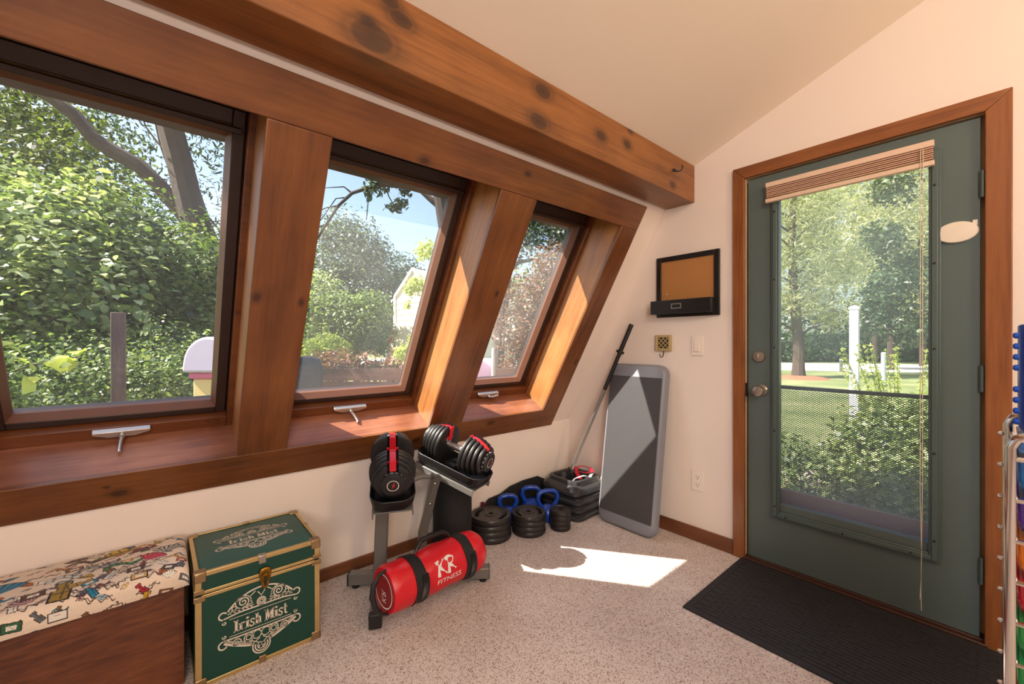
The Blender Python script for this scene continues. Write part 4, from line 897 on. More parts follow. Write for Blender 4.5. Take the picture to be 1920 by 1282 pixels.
# end handle loop and end disc
endh = [bfr(0.075*math.cos(a), 0.082*math.sin(a), -0.002-0.045*math.sin((a-R(60))/R(150)*math.pi)) for a in np.linspace(R(60), R(210), 14)]
endh = [bfr(-0.01, 0.088, 0.004), bfr(-0.012, 0.078, -0.03), bfr(-0.018, 0.05, -0.055), bfr(-0.026, 0.012, -0.064), bfr(-0.032, -0.03, -0.055), bfr(-0.034, -0.062, -0.032), bfr(-0.03, -0.08, 0.002)]
bgp(MB().tube(endh, [0.006, 0.007, 0.011, 0.012, 0.011, 0.008, 0.006], 10), 'end_handle', BLACKP, smooth=True)
ef = lambda r, a, z=-0.0008: bfr(r*math.cos(a), r*math.sin(a), z)
bgp(MB().add([ef(0.075, 2*math.pi*k/40) for k in range(40)], [tuple(range(40))]), 'end_disc', BAGD, fix=False)
bgp(MB().ribbon(arc(0, 0, 0.066, 0, 360, 48), 0.006, lambda a, b: bfr(a, b, -0.0014)), 'end_ring', WHT, fix=False)
# lettering wrapped round the bag
def wrap(u_, v_, off=0.0015): # u along the bag, v round it (up)
    a = R(154)-v_/BRAD; z = bL*0.50+u_; rr = brad(z, a)+off; return bfr(rr*math.cos(a), rr*math.sin(a), z)
m_ = MB(); K = 0.052
def brush(pts, w_, f): 
    pts = np.array(pts); seg_ = np.r_[0, np.cumsum(np.linalg.norm(np.diff(pts, axis=0), axis=1))]; s_ = np.linspace(0, seg_[-1], 14)
    P_ = np.c_[np.interp(s_, seg_, pts[:, 0]), np.interp(s_, seg_, pts[:, 1])]; ww = [w_*(0.75+0.45*math.sin(1.2+5*i/13)) for i in range(14)]
    m_.ribbon([(p*K, q*K) for p, q in P_], [x*K for x in ww], f)
for st_ in ([(-0.78, -0.62), (-0.68, 0.62)], [(-0.92, 0.42), (-0.55, 0.56)], [(-0.68, 0.02), (-0.1, 0.60)], [(-0.62, 0.05), (-0.02, -0.52)], [(0.18, -0.62), (0.30, 0.60)], [(0.05, 0.50), (0.5, 0.66), (0.86, 0.48), (0.72, 0.16), (0.3, 0.02)], [(0.34, 0.02), (0.92, -0.44)]): brush(st_, 0.24, wrap)
tv, tf = text2d('FITNESS', 0.029)
m_.add([wrap(p[0]*1.25+0.012, p[1]-0.054) for p in tv], tf)
bgp(m_, 'lettering', WHT, bag, fix=False)
m_ = MB(); tv, tf = text2d('KR', 0.05); m_.add([bfr(p[1]*-1-0.0, p[0]*0.8-0.02, -0.0018) for p in tv], tf)
bgp(m_, 'end_lettering', WHT, bag, fix=False)

# ================================================================== ROLLED MAT, BELT
o = MB(); rr = 0.110; cxr, cyr = -1.142, -0.128
o.lathe([(rr-0.004, 0.001), (rr, 0.006), (rr, 0.44), (rr-0.004, 0.446)], 48, lambda x, y, z: (cxr+x, cyr+y, z))
RM = empty('rolled_mat', (cxr, cyr, 0)); tag(RM, 'black rolled exercise mat standing upright behind the dumbbell stand', 'exercise mat')
q = o.build('roll', M('black_foam', (17, 16, 17), 0.75, bump=0.1, bscale=300), RM, smooth=True); q.matrix_parent_inverse = Matrix.Translation(RM.location).inverted()
q = MB().ribbon(spiral(cxr, cyr, 0.012, rr-0.006, 0, 360*6, 200), 0.003, lambda a, b: (a, b, 0.4475)).build('spiral_edge', BLACKR, RM, fix=False); q.matrix_parent_inverse = Matrix.Translation(RM.location).inverted()
BT = empty('lifting_belt', (-0.6, -0.035, 0)); tag(BT, 'black lifting belt standing on edge along the wall behind the kettlebells', 'belt')
tinv2 = Matrix.Translation(BT.location).inverted()
top = [(-0.84, 0.135), (-0.80, 0.165), (-0.70, 0.175), (-0.62, 0.205), (-0.50, 0.22), (-0.36, 0.22), (-0.30, 0.19)]
poly = top + [(-0.30, 0.001), (-0.84, 0.001)]
q = MB().prism(poly, lambda x, z: (x, -0.030, z), lambda x, z: (x, -0.018, z)).build('band', STRAP, BT, bevel=0.003); q.matrix_parent_inverse = tinv2
q = MB().box((-0.862, -0.032, 0.085), (-0.8405, -0.0165, 0.155)).build('tab', M('maroon_webbing', (96, 18, 34), 0.7), BT, bevel=0.002); q.matrix_parent_inverse = tinv2

# ================================================================== WEIGHT PLATES
PLB = M('plate_iron_black', (50, 46, 45), 0.36, 0.3, var=0.2, vscale=12)
def plate_mesh(name, Rr, th_, grips=True):
    m_ = MB(); seg_ = 72; rad = [0.0155, 0.02, 0.034, 0.04, 0.05, Rr*0.42, Rr*0.52, Rr*0.585, Rr*0.605, Rr*0.69, Rr*0.775, Rr*0.795, Rr*0.86, Rr*0.90, Rr*0.96, Rr]
    rad = sorted(set(r for r in rad if 0.0155 <= r <= Rr)); rad = [r for i, r in enumerate(rad) if i == 0 or r-rad[i-1] > 0.0015]
    def hgt(r, a):
        z = th_-0.005
        if r < 0.036: z = th_-0.001
        if Rr*0.88 < r < Rr*0.975: z = th_
        if r >= Rr*0.975: z = th_*0.72
        if grips and Rr*0.595 < r < Rr*0.785:
            aa = (math.degrees(a)) % 180
            if 52 < aa < 128: z = 0.003
        return z
    rings = [[(r*math.cos(2*math.pi*j/seg_), r*math.sin(2*math.pi*j/seg_), hgt(r, 2*math.pi*j/seg_)) for j in range(seg_)] for r in rad]
    prof = [(Rr, th_*0.28), (Rr*0.985, th_*.1), (Rr*0.95, 0.0), (0.0155, 0.0)]
    rings += [[(r*math.cos(2*math.pi*j/seg_), r*math.sin(2*math.pi*j/seg_), z) for j in range(seg_)] for r, z in prof]
    m_.loft(rings, closed=True); return m_
def stack(cx, cy, Rr, th_, n_, what, grp, rot0):
    proto = None; z = 0.0008; words = ['bottom', 'second from the bottom', 'third from the bottom', 'top']
    for k in range(n_):
        if proto is None: o = proto = plate_mesh('weight_plate', Rr, th_, Rr > 0.08).build('weight_plate', PLB, smooth=True, angle=30)
        else: o = proto.copy(); COL.objects.link(o)
        rnd = random.Random(k*7+int(Rr*1000)); o.location = (cx+rnd.uniform(-.003, .003), cy+rnd.uniform(-.003, .003), z); o.rotation_euler = (0, 0, R(rot0+k*47)) if k < n_-1 else (0, 0, R(rot0)); z += th_+0.0006
        tag(o, '%s weight plate, %s of the stack%s' % (what, words[k], ' beside the rolled mat' if Rr > 0.11 else (' in the middle stack' if Rr > 0.08 else ' near the step risers')), 'weight plate', grp)
stack(-0.893, -0.165, 0.124, 0.034, 4, 'large black', 'large weight plates', 35)
stack(-0.672, -0.268, 0.106, 0.031, 4, 'medium black', 'medium weight plates', 62)
stack(-0.487, -0.364, 0.066, 0.030, 4, 'small black', 'small weight plates', 0)

# ================================================================== KETTLEBELLS
BLU = M('blue_vinyl', (16, 66, 168), 0.28, coat=0.3)
def kettlebell(cx, cy, rz, k, label, hs=1.0):
    K_ = empty('kettlebell', (cx, cy, 0.0008), (0, 0, R(rz))); tag(K_, label, 'kettlebell', 'blue kettlebells'); 
    m_ = MB().lathe([(0.035*k, 0.0), (0.05*k, 0.004), (0.064*k, 0.03*k), (0.068*k, 0.055*k), (0.062*k, 0.082*k), (0.048*k, 0.102*k), (0.03*k, 0.112*k), (0.01*k, 0.114*k)], 32); m_.build('bell', BLU, K_, smooth=True)
    hp = [(-0.034, 0.095), (-0.05, 0.118), (-0.060, 0.145), (-0.056, 0.172), (-0.036, 0.187), (0.0, 0.191), (0.036, 0.187), (0.056, 0.172), (0.060, 0.145), (0.05, 0.118), (0.034, 0.095)]
    MB().tube([(x*k*hs, 0, (0.095+(z-0.095)*hs)*k) for x, z in hp], [q*k for q in (0.017, 0.0165, 0.0155, 0.015, 0.015, 0.015, 0.015, 0.015, 0.0155, 0.0165, 0.017)], 14).build('handle', BLU, K_, smooth=True)
kettlebell(-0.70, -0.097, -30, 0.95, 'blue kettlebell behind the large and medium plate stacks')
kettlebell(-0.50, -0.102, -38, 1.0, 'blue kettlebell at the back against the belt')
kettlebell(-0.472, -0.234, -25, 0.92, 'blue kettlebell just behind the small plate stack', 1.25)

# ================================================================== STEP RISERS, PLATFORM, BAR
RIS = M('riser_grey_black', (50, 50, 53), 0.34, bump=0.04, bscale=120)
def riser_mesh(h):
    fr = lambda wd, r, z: [(x, y, z) for x, y in rrect(wd, wd, r, 6)]
    return MB().loft([fr(0.325, 0.05, 0.0), fr(0.345, 0.06, 0.006), fr(0.345, 0.06, h*0.45), fr(0.318, 0.05, h*0.62), fr(0.318, 0.05, h*0.8), fr(0.335, 0.055, h), fr(0.30, 0.05, h+0.001), fr(0.24, 0.04, h+0.001), fr(0.235, 0.04, h*0.35), fr(0.20, 0.03, h*0.3)])
rx, ry, rrot = -0.205, -0.225, 4
proto = None; z = 0.0008
names = ['bottom', 'second from the bottom', 'third from the bottom']
for k in range(3):
    if proto is None: o = proto = riser_mesh(0.05).build('step_riser', RIS, smooth=True, angle=40)
    else: o = proto.copy(); COL.objects.link(o)
    o.location = (rx+0.004*(k % 2), ry, z); o.rotation_euler = (0, 0, R(rrot)); z += 0.0516
    tag(o, 'dark grey square step riser, %s of the stack in the corner' % names[k], 'step riser', 'step risers')
fr = lambda wd, r, zz: [(x, y, zz) for x, y in rrect(wd, wd, r, 6)]
m_ = MB().loft([fr(0.325, 0.05, 0.0), fr(0.345, 0.06, 0.008), fr(0.345, 0.06, 0.03), fr(0.32, 0.055, 0.045), fr(0.275, 0.05, 0.062), fr(0.268, 0.05, 0.086), fr(0.258, 0.048, 0.09), fr(0.232, 0.04, 0.09), fr(0.225, 0.04, 0.086), fr(0.215, 0.035, 0.03), fr(0.2, 0.03, 0.028)])
TR = empty('step_riser', (rx+0.012, ry+0.008, z), (0, 0, R(rrot-6))); tag(TR, 'dark grey square step riser holding straps, top of the stack in the corner', 'step riser', 'step risers')
m_.build('shell', RIS, TR, smooth=True, angle=40)
for s in (-1, 1):
    for ax_ in (0, 1):
        pth = [(s*0.06, 0.0), (s*0.11, 0.0), (s*0.11, 0.012), (s*0.07, 0.012)]
        pts = [((-0.1615 - (0)*0, p, 0.032+q) if ax_ == 0 else (p, -0.1615, 0.032+q)) for p, q in pth]
        MB().tube([(a-0.006 if ax_ == 0 else a, b-0.006 if ax_ == 1 else b, c) for a, b, c in pts], 0.0025, 6).build('key_groove', BLACKP, TR)
topz = z+0.03
# things in the top riser
def strap_path(pts, w_, th_, name, mat, label, cat):
    P_ = [np.array(p) for p in pts]; m_ = MB(); rings = []
    for i, p in enumerate(P_):
        t_ = P_[min(i+1, len(P_)-1)]-P_[max(i-1, 0)]; t_ /= np.linalg.norm(t_); sd_ = np.cross(t_, (0.25, 0.2, 1.0)); sd_ /= np.linalg.norm(sd_); nn = np.cross(sd_, t_)
        rings.append([p+sd_*w_/2+nn*th_/2, p-sd_*w_/2+nn*th_/2, p-sd_*w_/2-nn*th_/2, p+sd_*w_/2-nn*th_/2])
    o = m_.loft(rings).build(name, mat, smooth=True); tag(o, label, cat); return o
cz = z+0.095
strap_path([(rx+0.00, ry-0.06, cz-0.02), (rx+0.02, ry-0.01, cz+0.012), (rx+0.06, ry+0.03, cz+0.028), (rx+0.12, ry+0.02, cz+0.03), (rx+0.15, ry-0.03, cz+0.022), (rx+0.12, ry-0.07, cz+0.004), (rx+0.06, ry-0.06, cz+0.01), (rx+0.03, ry-0.03, cz+0.018)], 0.030, 0.004, 'resistance_band', M('red_band', (206, 26, 52), 0.5), 'red resistance band coiled in the top riser', 'resistance band')
strap_path([(rx-0.07, ry-0.05, cz-0.035), (rx-0.06, ry-0.065, cz-0.004), (rx-0.03, ry-0.085, cz+0.008), (rx+0.01, ry-0.09, cz+0.008), (rx+0.03, ry-0.10, cz-0.005), (rx+0.03, ry-0.095, cz-0.04)], 0.034, 0.004, 'wrist_strap', M('white_strap', (214, 204, 208), 0.6), 'white strap looped over the front of the top riser', 'strap')
strap_path([(rx+0.02, ry-0.11, cz-0.035), (rx+0.06, ry-0.105, cz+0.002), (rx+0.10, ry-0.09, cz+0.012), (rx+0.115, ry-0.05, cz-0.01)], 0.026, 0.004, 'grey_strap', M('grey_strap', (120, 122, 124), 0.6), 'grey webbing strap lying at the right of the top riser', 'strap')
gp = onZ(1078, 878, cz-0.005)
o = MB().lathe([(0.006, 0), (0.026, 0.004), (0.030, 0.02), (0.026, 0.045), (0.02, 0.07), (0.012, 0.08)], 20, frame_fn((rx-0.015, ry+0.055, cz-0.078), (1, 0, 0), (0, 0.94, -0.34), (0, 0.34, 0.94))).build('grip_trainer', M('dark_grey_foam', (74, 74, 80), 0.7), smooth=True); tag(o, 'dark grey rounded foam grip beside the bar in the top riser', 'grip')
# leaning bar
b0 = np.array([rx-0.045, ry+0.03, z+0.036]); b1 = np.array([-0.0195, -0.575, 1.297]); bd_ = (b1-b0)/np.linalg.norm(b1-b0); bl_ = np.linalg.norm(b1-b0)
BA = empty('weight_bar', tuple(b0)); tag(BA, 'thin steel weight bar leaning against the wall beside the step platform', 'weight bar'); bi = Matrix.Translation(BA.location).inverted()
def bap(a, b, r, name, mat): q = MB().tube([b0+bd_*bl_*a, b0+bd_*bl_*b], r, 16).build(name, mat, BA, smooth=True); q.matrix_parent_inverse = bi
BARB = M('bar_black', (30, 28, 28), 0.4, 0.2)
bap(0.09, 0.60, 0.0125, 'shaft', M('bar_steel', (150, 146, 142), 0.3, 0.85)); bap(0.60, 0.825, 0.0135, 'grip_sleeve', BARB); bap(0.825, 0.84, 0.027, 'collar', BARB); bap(0.84, 1.0, 0.0150, 'end_sleeve', BARB); bap(0.0, 0.075, 0.0155, 'end_sleeve', BARB); bap(0.075, 0.09, 0.027, 'collar', BARB)
# step platform: outline in (y along width, h along length), leaning on the wall
GRY = M('platform_grey', (132, 134, 142), 0.38, bump=0.03, bscale=120); PAD = M('platform_black_pad', (58, 56, 58), 0.4, bump=0.25, bscale=500, sheen=0.35)
yw0, yw1 = -0.432, -0.852; Lp = 1.05
pb, pt_ = np.array([-0.205, 0, 0.004]), np.array([-0.056, 0, 1.036]); lu = (pt_-pb)/np.linalg.norm(pt_-pb); Lp = np.linalg.norm(pt_-pb); nu_ = np.array([-lu[2], 0, lu[0]])   # nu_ toward the room
PC = (pb+pt_)/2+np.array([0, (yw0+yw1)/2, 0]); pfr = frame_fn(PC, (0, -1, 0), lu, nu_)
SP = empty('step_platform', (PC[0], PC[1], 0.0)); tag(SP, 'grey and black aerobic step platform leaning against the wall', 'step platform'); spi = Matrix.Translation(SP.location).inverted()
Wp = yw0-yw1
def ploop(wd, ln, r, h): return [pfr(x, y, h) for x, y in rrect(wd, ln, r, 8)]
q = MB().loft([ploop(Wp*0.95, Lp*0.975, 0.05, -0.048), ploop(Wp, Lp, 0.065, -0.04), ploop(Wp, Lp, 0.065, -0.012), ploop(Wp*0.96, Lp*0.985, 0.06, 0.006), ploop(Wp*0.90, Lp*0.965, 0.05, 0.012)]).build('deck', GRY, SP, smooth=True, angle=45); q.matrix_parent_inverse = spi
q = MB().loft([[pfr(x, y-0.002, h) for x, y in rrect(Wp*0.90*s_, Lp*0.845*t_, 0.006, 3)] for s_, t_, h in ((1, 1, 0.011), (1, 1, 0.0145), (0.985, 0.994, 0.0155))]).build('tread_pad', PAD, SP); q.matrix_parent_inverse = spi

# ================================================================== DRAWER CART
CT_ = empty('drawer_cart', (-1.0, -2.36, 0)); tag(CT_, 'chrome rolling cart with rainbow plastic drawers at the right edge', 'drawer cart'); cti = Matrix.Translation(CT_.location).inverted()
def ctp(mb, name, mat, parent=None, **k):
    o = mb.build(name, mat, parent or CT_, **k); o.matrix_parent_inverse = cti if parent is None else Matrix(); return o
fx, bxk = -1.165, -0.80; cyl_, cyr_ = -2.1895, -2.51; ztop = 1.0
for yy in (cyl_, cyr_):
    s_ = -1 if yy == cyl_ else 1
    for xx in (fx, bxk):
        ctp(MB().tube([(xx, yy, 0.055), (xx, yy, ztop-0.03), (xx, yy+s_*0.008, ztop-0.012), (xx, yy+s_*0.03, ztop), (xx, yy+s_*0.15, ztop+0.004)], 0.0095, 14), 'frame_tube', CHROME, smooth=True)
        ctp(MB().lathe([(0.02, -0.009), (0.024, -0.004), (0.024, 0.004), (0.02, 0.009)], 18, lambda x, y, z: (xx+z, yy+x, 0.0255+y)), 'caster', BLACKP, smooth=True)
cols = [(20, 96, 160), (76, 40, 130), (214, 110, 24), (170, 14, 40), (34, 140, 66), (40, 140, 70), (166, 14, 34), (214, 150, 30), (30, 110, 170), (120, 40, 120)]
dh = 0.0795
for k, c in enumerate(cols):
    zt = 0.945-k*dh
    dm = M('drawer_plastic_%d' % k, c, 0.22, coat=0.3); b_ = dm.node_tree.nodes['Principled BSDF']; b_.inputs['Subsurface Weight'].default_value = 0.0
    d_ = ctp(MB().loft([[(x, y, zz) for x, y in [(fx+i_, cyl_-0.0085-j_*.5), (bxk-0.02, cyl_-0.0085-j_*.5), (bxk-0.02, cyr_+0.0085+j_*.5), (fx+i_, cyr_+0.0085+j_*.5)]] for zz, i_, j_ in ((zt-0.066, 0.034, 0.016), (zt-0.05, 0.020, 0.004), (zt-0.006, 0.012, 0.0), (zt-0.002, 0.0115, 0.0))]), 'drawer', dm, bevel=0.008, seg=3)
    for yy in (cyl_, cyr_):
        sg = 1 if yy == cyl_ else -1
        ctp(MB().tube([(fx+0.002, yy-sg*0.006, zt+0.004), (bxk+0.012, yy-sg*0.006, zt+0.004)], 0.0045, 8), 'rail', CHROME, smooth=True)
    ctp(MB().tube([(fx-0.002, cyl_, zt+0.004), (fx-0.002, cyr_, zt+0.004)], 0.005, 8), 'cross_bar', CHROME, smooth=True)
    for yy, sg in ((cyl_, 1), (cyr_, -1)): ctp(MB().lathe([(0.004, 0), (0.006, 0.002), (0.006, 0.006), (0.003, 0.009)], 10, lambda x, y, z: (bxk+x, yy+sg*(z+0.009), zt+y)), 'screw_cap', CHROME, smooth=True)
ctp(MB().box((fx+0.01, cyl_-0.012, 0.962), (bxk-0.01, cyr_+0.012, 0.968)), 'top_shelf', M('clear_shelf', (60, 110, 170), 0.3))
# blue plastic comb bin on the cart
BB = M('blue_plastic', (22, 74, 176), 0.35)
BI = empty('plastic_bin', (-0.95, -2.36, 0.968)); tag(BI, 'blue plastic bin with knobbed edge on top of the drawer cart', 'bin'); bii = Matrix.Translation(BI.location).inverted()
bl2 = lambda wd, hg, r, z: [(-0.905+x, -2.3515+y, z) for x, y in rrect(wd, hg, r, 5)]
q = MB().loft([bl2(0.13, 0.277, 0.02, 0.969), bl2(0.15, 0.297, 0.025, 0.985), bl2(0.15, 0.297, 0.025, 1.215), bl2(0.142, 0.289, 0.021, 1.217), bl2(0.136, 0.283, 0.02, 0.99), bl2(0.12, 0.26, 0.02, 0.985)]).build('shell', BB, BI, smooth=True, angle=40); q.matrix_parent_inverse = bii
for zz in np.arange(1.0, 1.2, 0.024):
    if 1.09 < zz < 1.115: continue
    q = MB().lathe([(0.007, 0), (0.007, 0.006), (0.004, 0.009)], 10, frame_fn((-0.975, -2.203, zz), (1, 0, 0), (0, 0, 1), (0, 1, 0))).build('knob', BB, BI, smooth=True); q.matrix_parent_inverse = bii
# ================================================================== OUTSIDE
GZ = -0.25
BARK = M('bark', (78, 65, 57), 0.9, var=0.35, vscale=9, bump=0.6, bscale=20)
BARKD = M('bark_dark', (60, 50, 44), 0.9, var=0.3, vscale=9)
def grass_mat():
    m = bpy.data.materials.new('lawn_grass'); t, n, l = nt(m); b = n['Principled BSDF']; tc = n.new('ShaderNodeTexCoord')
    a = n.new('ShaderNodeTexNoise'); a.inputs['Scale'].default_value = 0.6; a.inputs['Detail'].default_value = 8; l.new(tc.outputs['Object'], a.inputs['Vector'])
    rp = ramp(n, [(0.3, (92, 108, 60)), (0.55, (128, 138, 84)), (0.75, (160, 160, 112))]); l.new(a.outputs['Fac'], rp.inputs[0]); l.new(rp.outputs[0], b.inputs['Base Color']); b.inputs['Roughness'].default_value = 0.9
    g2 = n.new('ShaderNodeTexNoise'); g2.inputs['Scale'].default_value = 40; l.new(tc.outputs['Object'], g2.inputs['Vector'])
    bp = n.new('ShaderNodeBump'); bp.inputs['Strength'].default_value = 0.8; bp.inputs['Distance'].default_value = 0.05; l.new(g2.outputs['Fac'], bp.inputs['Height']); l.new(bp.outputs[0], b.inputs['Normal']); return m
o = MB().add([(-60, -70, GZ), (110, -70, GZ), (110, 90, GZ), (-60, 90, GZ)], [(0, 1, 2, 3)]).build('lawn', grass_mat()); tag(o, 'green lawn outside the house', 'lawn', kind='structure')

def leaves(name, parent, mat, blobs, n_, size, seed=0, aspect=0.5, shell=0.55, up=0.5, droop=0.0, jit=0.35, ragged=0.07, round_=None):
    if round_ is None: round_ = size < 0.12
    """leaf blades scattered through ellipsoid blobs [(x,y,z,rx,ry,rz)]; one joined mesh"""
    rng = np.random.RandomState(seed); B_ = np.array([b if len(b) == 6 else (b[0], b[1], b[2], b[3], b[3], b[3]) for b in blobs], float)
    wgt = (B_[:, 3]*B_[:, 4]*B_[:, 5])**(2/3); idx = rng.choice(len(B_), n_, p=wgt/wgt.sum())
    d = rng.normal(size=(n_, 3)); d /= np.linalg.norm(d, axis=1)[:, None]; rad = (shell+(1-shell)*rng.rand(n_))**0.8
    # clumps: displace radius with a coarse direction noise so the outline is ragged
    ph = rng.rand(6, 3)*6.28; fr_ = rng.uniform(2, 5, (6, 3)); lump = np.zeros(n_)
    for k in range(6): lump += np.sin((d*fr_[k]+ph[k]+idx[:, None]*1.7).sum(1))
    rad = rad*(1+ragged*lump)
    P_ = B_[idx, :3]+d*rad[:, None]*B_[idx, 3:6]
    P_[:, 2] = np.maximum(P_[:, 2], GZ+0.03)
    nrm = d*0.6+np.array([0, 0, up])+rng.normal(0, 0.55, (n_, 3)); nrm /= np.linalg.norm(nrm, axis=1)[:, None]
    t_ = rng.normal(size=(n_, 3)); t_[:, 2] -= droop; t_ -= nrm*(t_*nrm).sum(1)[:, None]; t_ /= np.linalg.norm(t_, axis=1)[:, None]; s_ = np.cross(nrm, t_)
    L = size*(1+jit*rng.normal(size=n_)).clip(0.4, 1.8); W_ = L*aspect
    # blade outline: (along, across) of half length and half width, lifted at the edges
    shp = [(-1, 0), (-.45, .85), (.25, .9), (1, 0), (.25, -.9), (-.45, -.85)] if round_ else [(-1, 0), (0, 1), (1, 0), (0, -1)]
    nv_ = len(shp); V = np.empty((n_, nv_, 3))
    for q_, (al, ac) in enumerate(shp): V[:, q_] = P_+t_*(L/2*al)[:, None]+s_*(W_/2*ac)[:, None]+nrm*(L*(.09*abs(ac)-.07*al*al))[:, None]
    me = bpy.data.meshes.new(name); me.vertices.add(nv_*n_); me.vertices.foreach_set('co', V.astype(np.float32).ravel())
    me.loops.add(nv_*n_); me.loops.foreach_set('vertex_index', np.arange(nv_*n_, dtype=np.int32)); me.polygons.add(n_); me.polygons.foreach_set('loop_start', np.arange(0, nv_*n_, nv_, dtype=np.int32)); me.polygons.foreach_set('loop_total', np.full(n_, nv_, np.int32))
    me.update(calc_edges=True); a_ = me.attributes.new('shade', 'FLOAT', 'POINT'); a_.data.foreach_set('value', np.repeat((0.5+0.27*rng.normal(size=n_)).clip(0, 1), nv_).astype(np.float32))
    me.materials.append(mat); o = bpy.data.objects.new(name, me); COL.objects.link(o)
    if parent: o.parent = parent; o.matrix_parent_inverse = Matrix.Translation(parent.location).inverted()
    o['kind'] = 'stuff'; return o
LF_SUN = leaf_mat('leaf_sunlit', [(52, 72, 34), (100, 122, 64), (166, 180, 118), (228, 230, 188)], 0.4, 0.35)  # palest stop puts sunlit leaf highlights into the colour
LF_MID = leaf_mat('leaf_mid', [(44, 64, 30), (84, 108, 54), (126, 146, 80), (172, 184, 124)], 0.35)
LF_DEEP = leaf_mat('leaf_deep', [(30, 48, 30), (52, 74, 46), (78, 98, 66), (110, 126, 92)], 0.25)
LF_GREY = leaf_mat('leaf_grey', [(38, 52, 40), (66, 82, 62), (96, 112, 86), (134, 146, 114)], 0.3)
LF_PINE = leaf_mat('needle_green', [(100, 108, 78), (150, 156, 114), (194, 196, 156), (226, 222, 194)], 0.5)
LF_RED = leaf_mat('leaf_bronze', [(70, 42, 34), (104, 66, 50), (132, 92, 66), (150, 126, 84)], 0.3)
LF_YEL = leaf_mat('leaf_yellow_green', [(120, 140, 50), (160, 176, 76), (196, 204, 112), (222, 222, 150)], 0.45)
LF_WARM = leaf_mat('leaf_warm', [(42, 56, 24), (78, 96, 36), (122, 136, 58), (170, 176, 96)], 0.4)
def fb(px, py, dep, r, sy=1.0, sz=1.0):
    c = far(px, py, dep); return (c[0], c[1], c[2], r, r*sy, r*sz)
def tube_part(pts, rs, name, parent, mat=BARK, seg=10):
    q = MB().tube(pts, rs, seg).build(name, mat, parent, smooth=True); q.matrix_parent_inverse = Matrix.Translation(parent.location).inverted(); return q
def tree(name, label, cat, base, trunk, blobs, mat, n_, size, seed, group=None, bark=BARK, branches=(), **k):
    T_ = empty(name, (base[0], base[1], GZ)); tag(T_, label, cat, group)
    if trunk: tube_part(trunk[0], trunk[1], 'trunk' if cat == 'tree' else 'stem', T_, bark)
    for pts, rs in branches: tube_part(pts, rs, 'branch', T_, bark, 8)
    if n_: leaves('foliage', T_, mat, blobs, n_, size, seed, **k)
    return T_
def up_trunk(px, dep, top_py, r0, r1):
    b = far(px, 800, dep); tp = far(px, top_py, dep); b = np.array([b[0], b[1], GZ-0.05]); return ([b, b*.6+tp*.4+np.array([.1, 0, 0])*r0, tp], [r0, r0*.7+r1*.3, r1])

# ---- seen through the left window
t = up_trunk(60, 5.0, 560, 0.05, 0.03)
tree('leafy_shrub', 'bright broad-leaved shrub filling the lower left of the left window', 'shrub', t[0][0], t, [fb(-60, 560, 4.3, 0.9), fb(70, 500, 4.6, 0.95), fb(160, 560, 4.6, 0.8), fb(60, 640, 4.2, 0.8), fb(20, 420, 5.0, 0.75), fb(150, 430, 5.2, 0.7)], LF_SUN, 15000, 0.085, 1, 'shrubs outside the left window', aspect=0.7, up=0.9)
t = up_trunk(300, 5.6, 560, 0.05, 0.03)
tree('leafy_shrub', 'broad-leaved shrub behind the wooden post outside the left window', 'shrub', t[0][0], t, [fb(240, 470, 5.6, 0.8), fb(330, 520, 5.7, 0.85), fb(260, 590, 5.4, 0.9), fb(380, 600, 5.9, 0.9), fb(330, 660, 5.4, 0.8), fb(420, 540, 6.2, 0.7)], LF_MID, 15000, 0.075, 2, 'shrubs outside the left window', aspect=0.65, up=0.8)
t = up_trunk(120, 3.6, 740, 0.03, 0.02)
tree('ground_shrub', 'low small-leaved shrub below the left window pane', 'shrub', t[0][0], t, [fb(40, 740, 3.5, 0.45), fb(140, 745, 3.6, 0.5), fb(240, 745, 3.7, 0.5), fb(330, 740, 3.9, 0.5), fb(90, 700, 4.0, 0.5), fb(290, 700, 4.2, 0.5), fb(400, 735, 4.2, 0.5), fb(-40, 760, 3.4, .5)], LF_MID, 22000, 0.034, 3, 'shrubs outside the left window', aspect=0.6)
t = up_trunk(30, 9.0, 300, 0.16, 0.08)
tree('background_tree', 'dense green tree at the upper left of the left window', 'tree', t[0][0], t, [fb(-120, 300, 9, 1.9), fb(-20, 230, 9.5, 1.7), fb(70, 300, 9.5, 1.5), fb(140, 360, 9.0, 1.3), fb(30, 400, 8.6, 1.6), fb(180, 300, 10, 1.0), fb(120, 210, 10.5, 1.2), fb(200, 400, 9.5, 1.0), fb(-60, 120, 10, 1.6), fb(110, 440, 8.6, 1.1)], LF_WARM, 24000, 0.10, 4, 'trees outside the windows', aspect=0.6)
d = 8.2
trunkp = [np.array([*far(408, 700, d)[:2], GZ-.05]), far(408, 560, d), far(388, 480, d), far(366, 420, d), far(350, 360, d), far(336, 300, d), far(322, 250, d), far(312, 190, d), far(305, 100, d)]
br1 = [far(374, 440, d), far(345, 402, d-.05), far(300, 350, d-.1), far(262, 312, d-.2), far(214, 285, d-.3), far(178, 262, d-.4), far(140, 216, d-.5), far(90, 178, d-.6), far(20, 150, d-.7), far(-60, 120, d-.8)]
tw1 = [far(352, 340, d), far(330, 300, d), far(296, 268, d), far(272, 236, d), far(262, 190, d)]
tw2 = [far(360, 385, d), far(385, 400, d), far(410, 430, d), far(425, 470, d)]
tw3 = [far(350, 395, d), far(322, 330, d), far(300, 270, d), far(288, 215, d)]
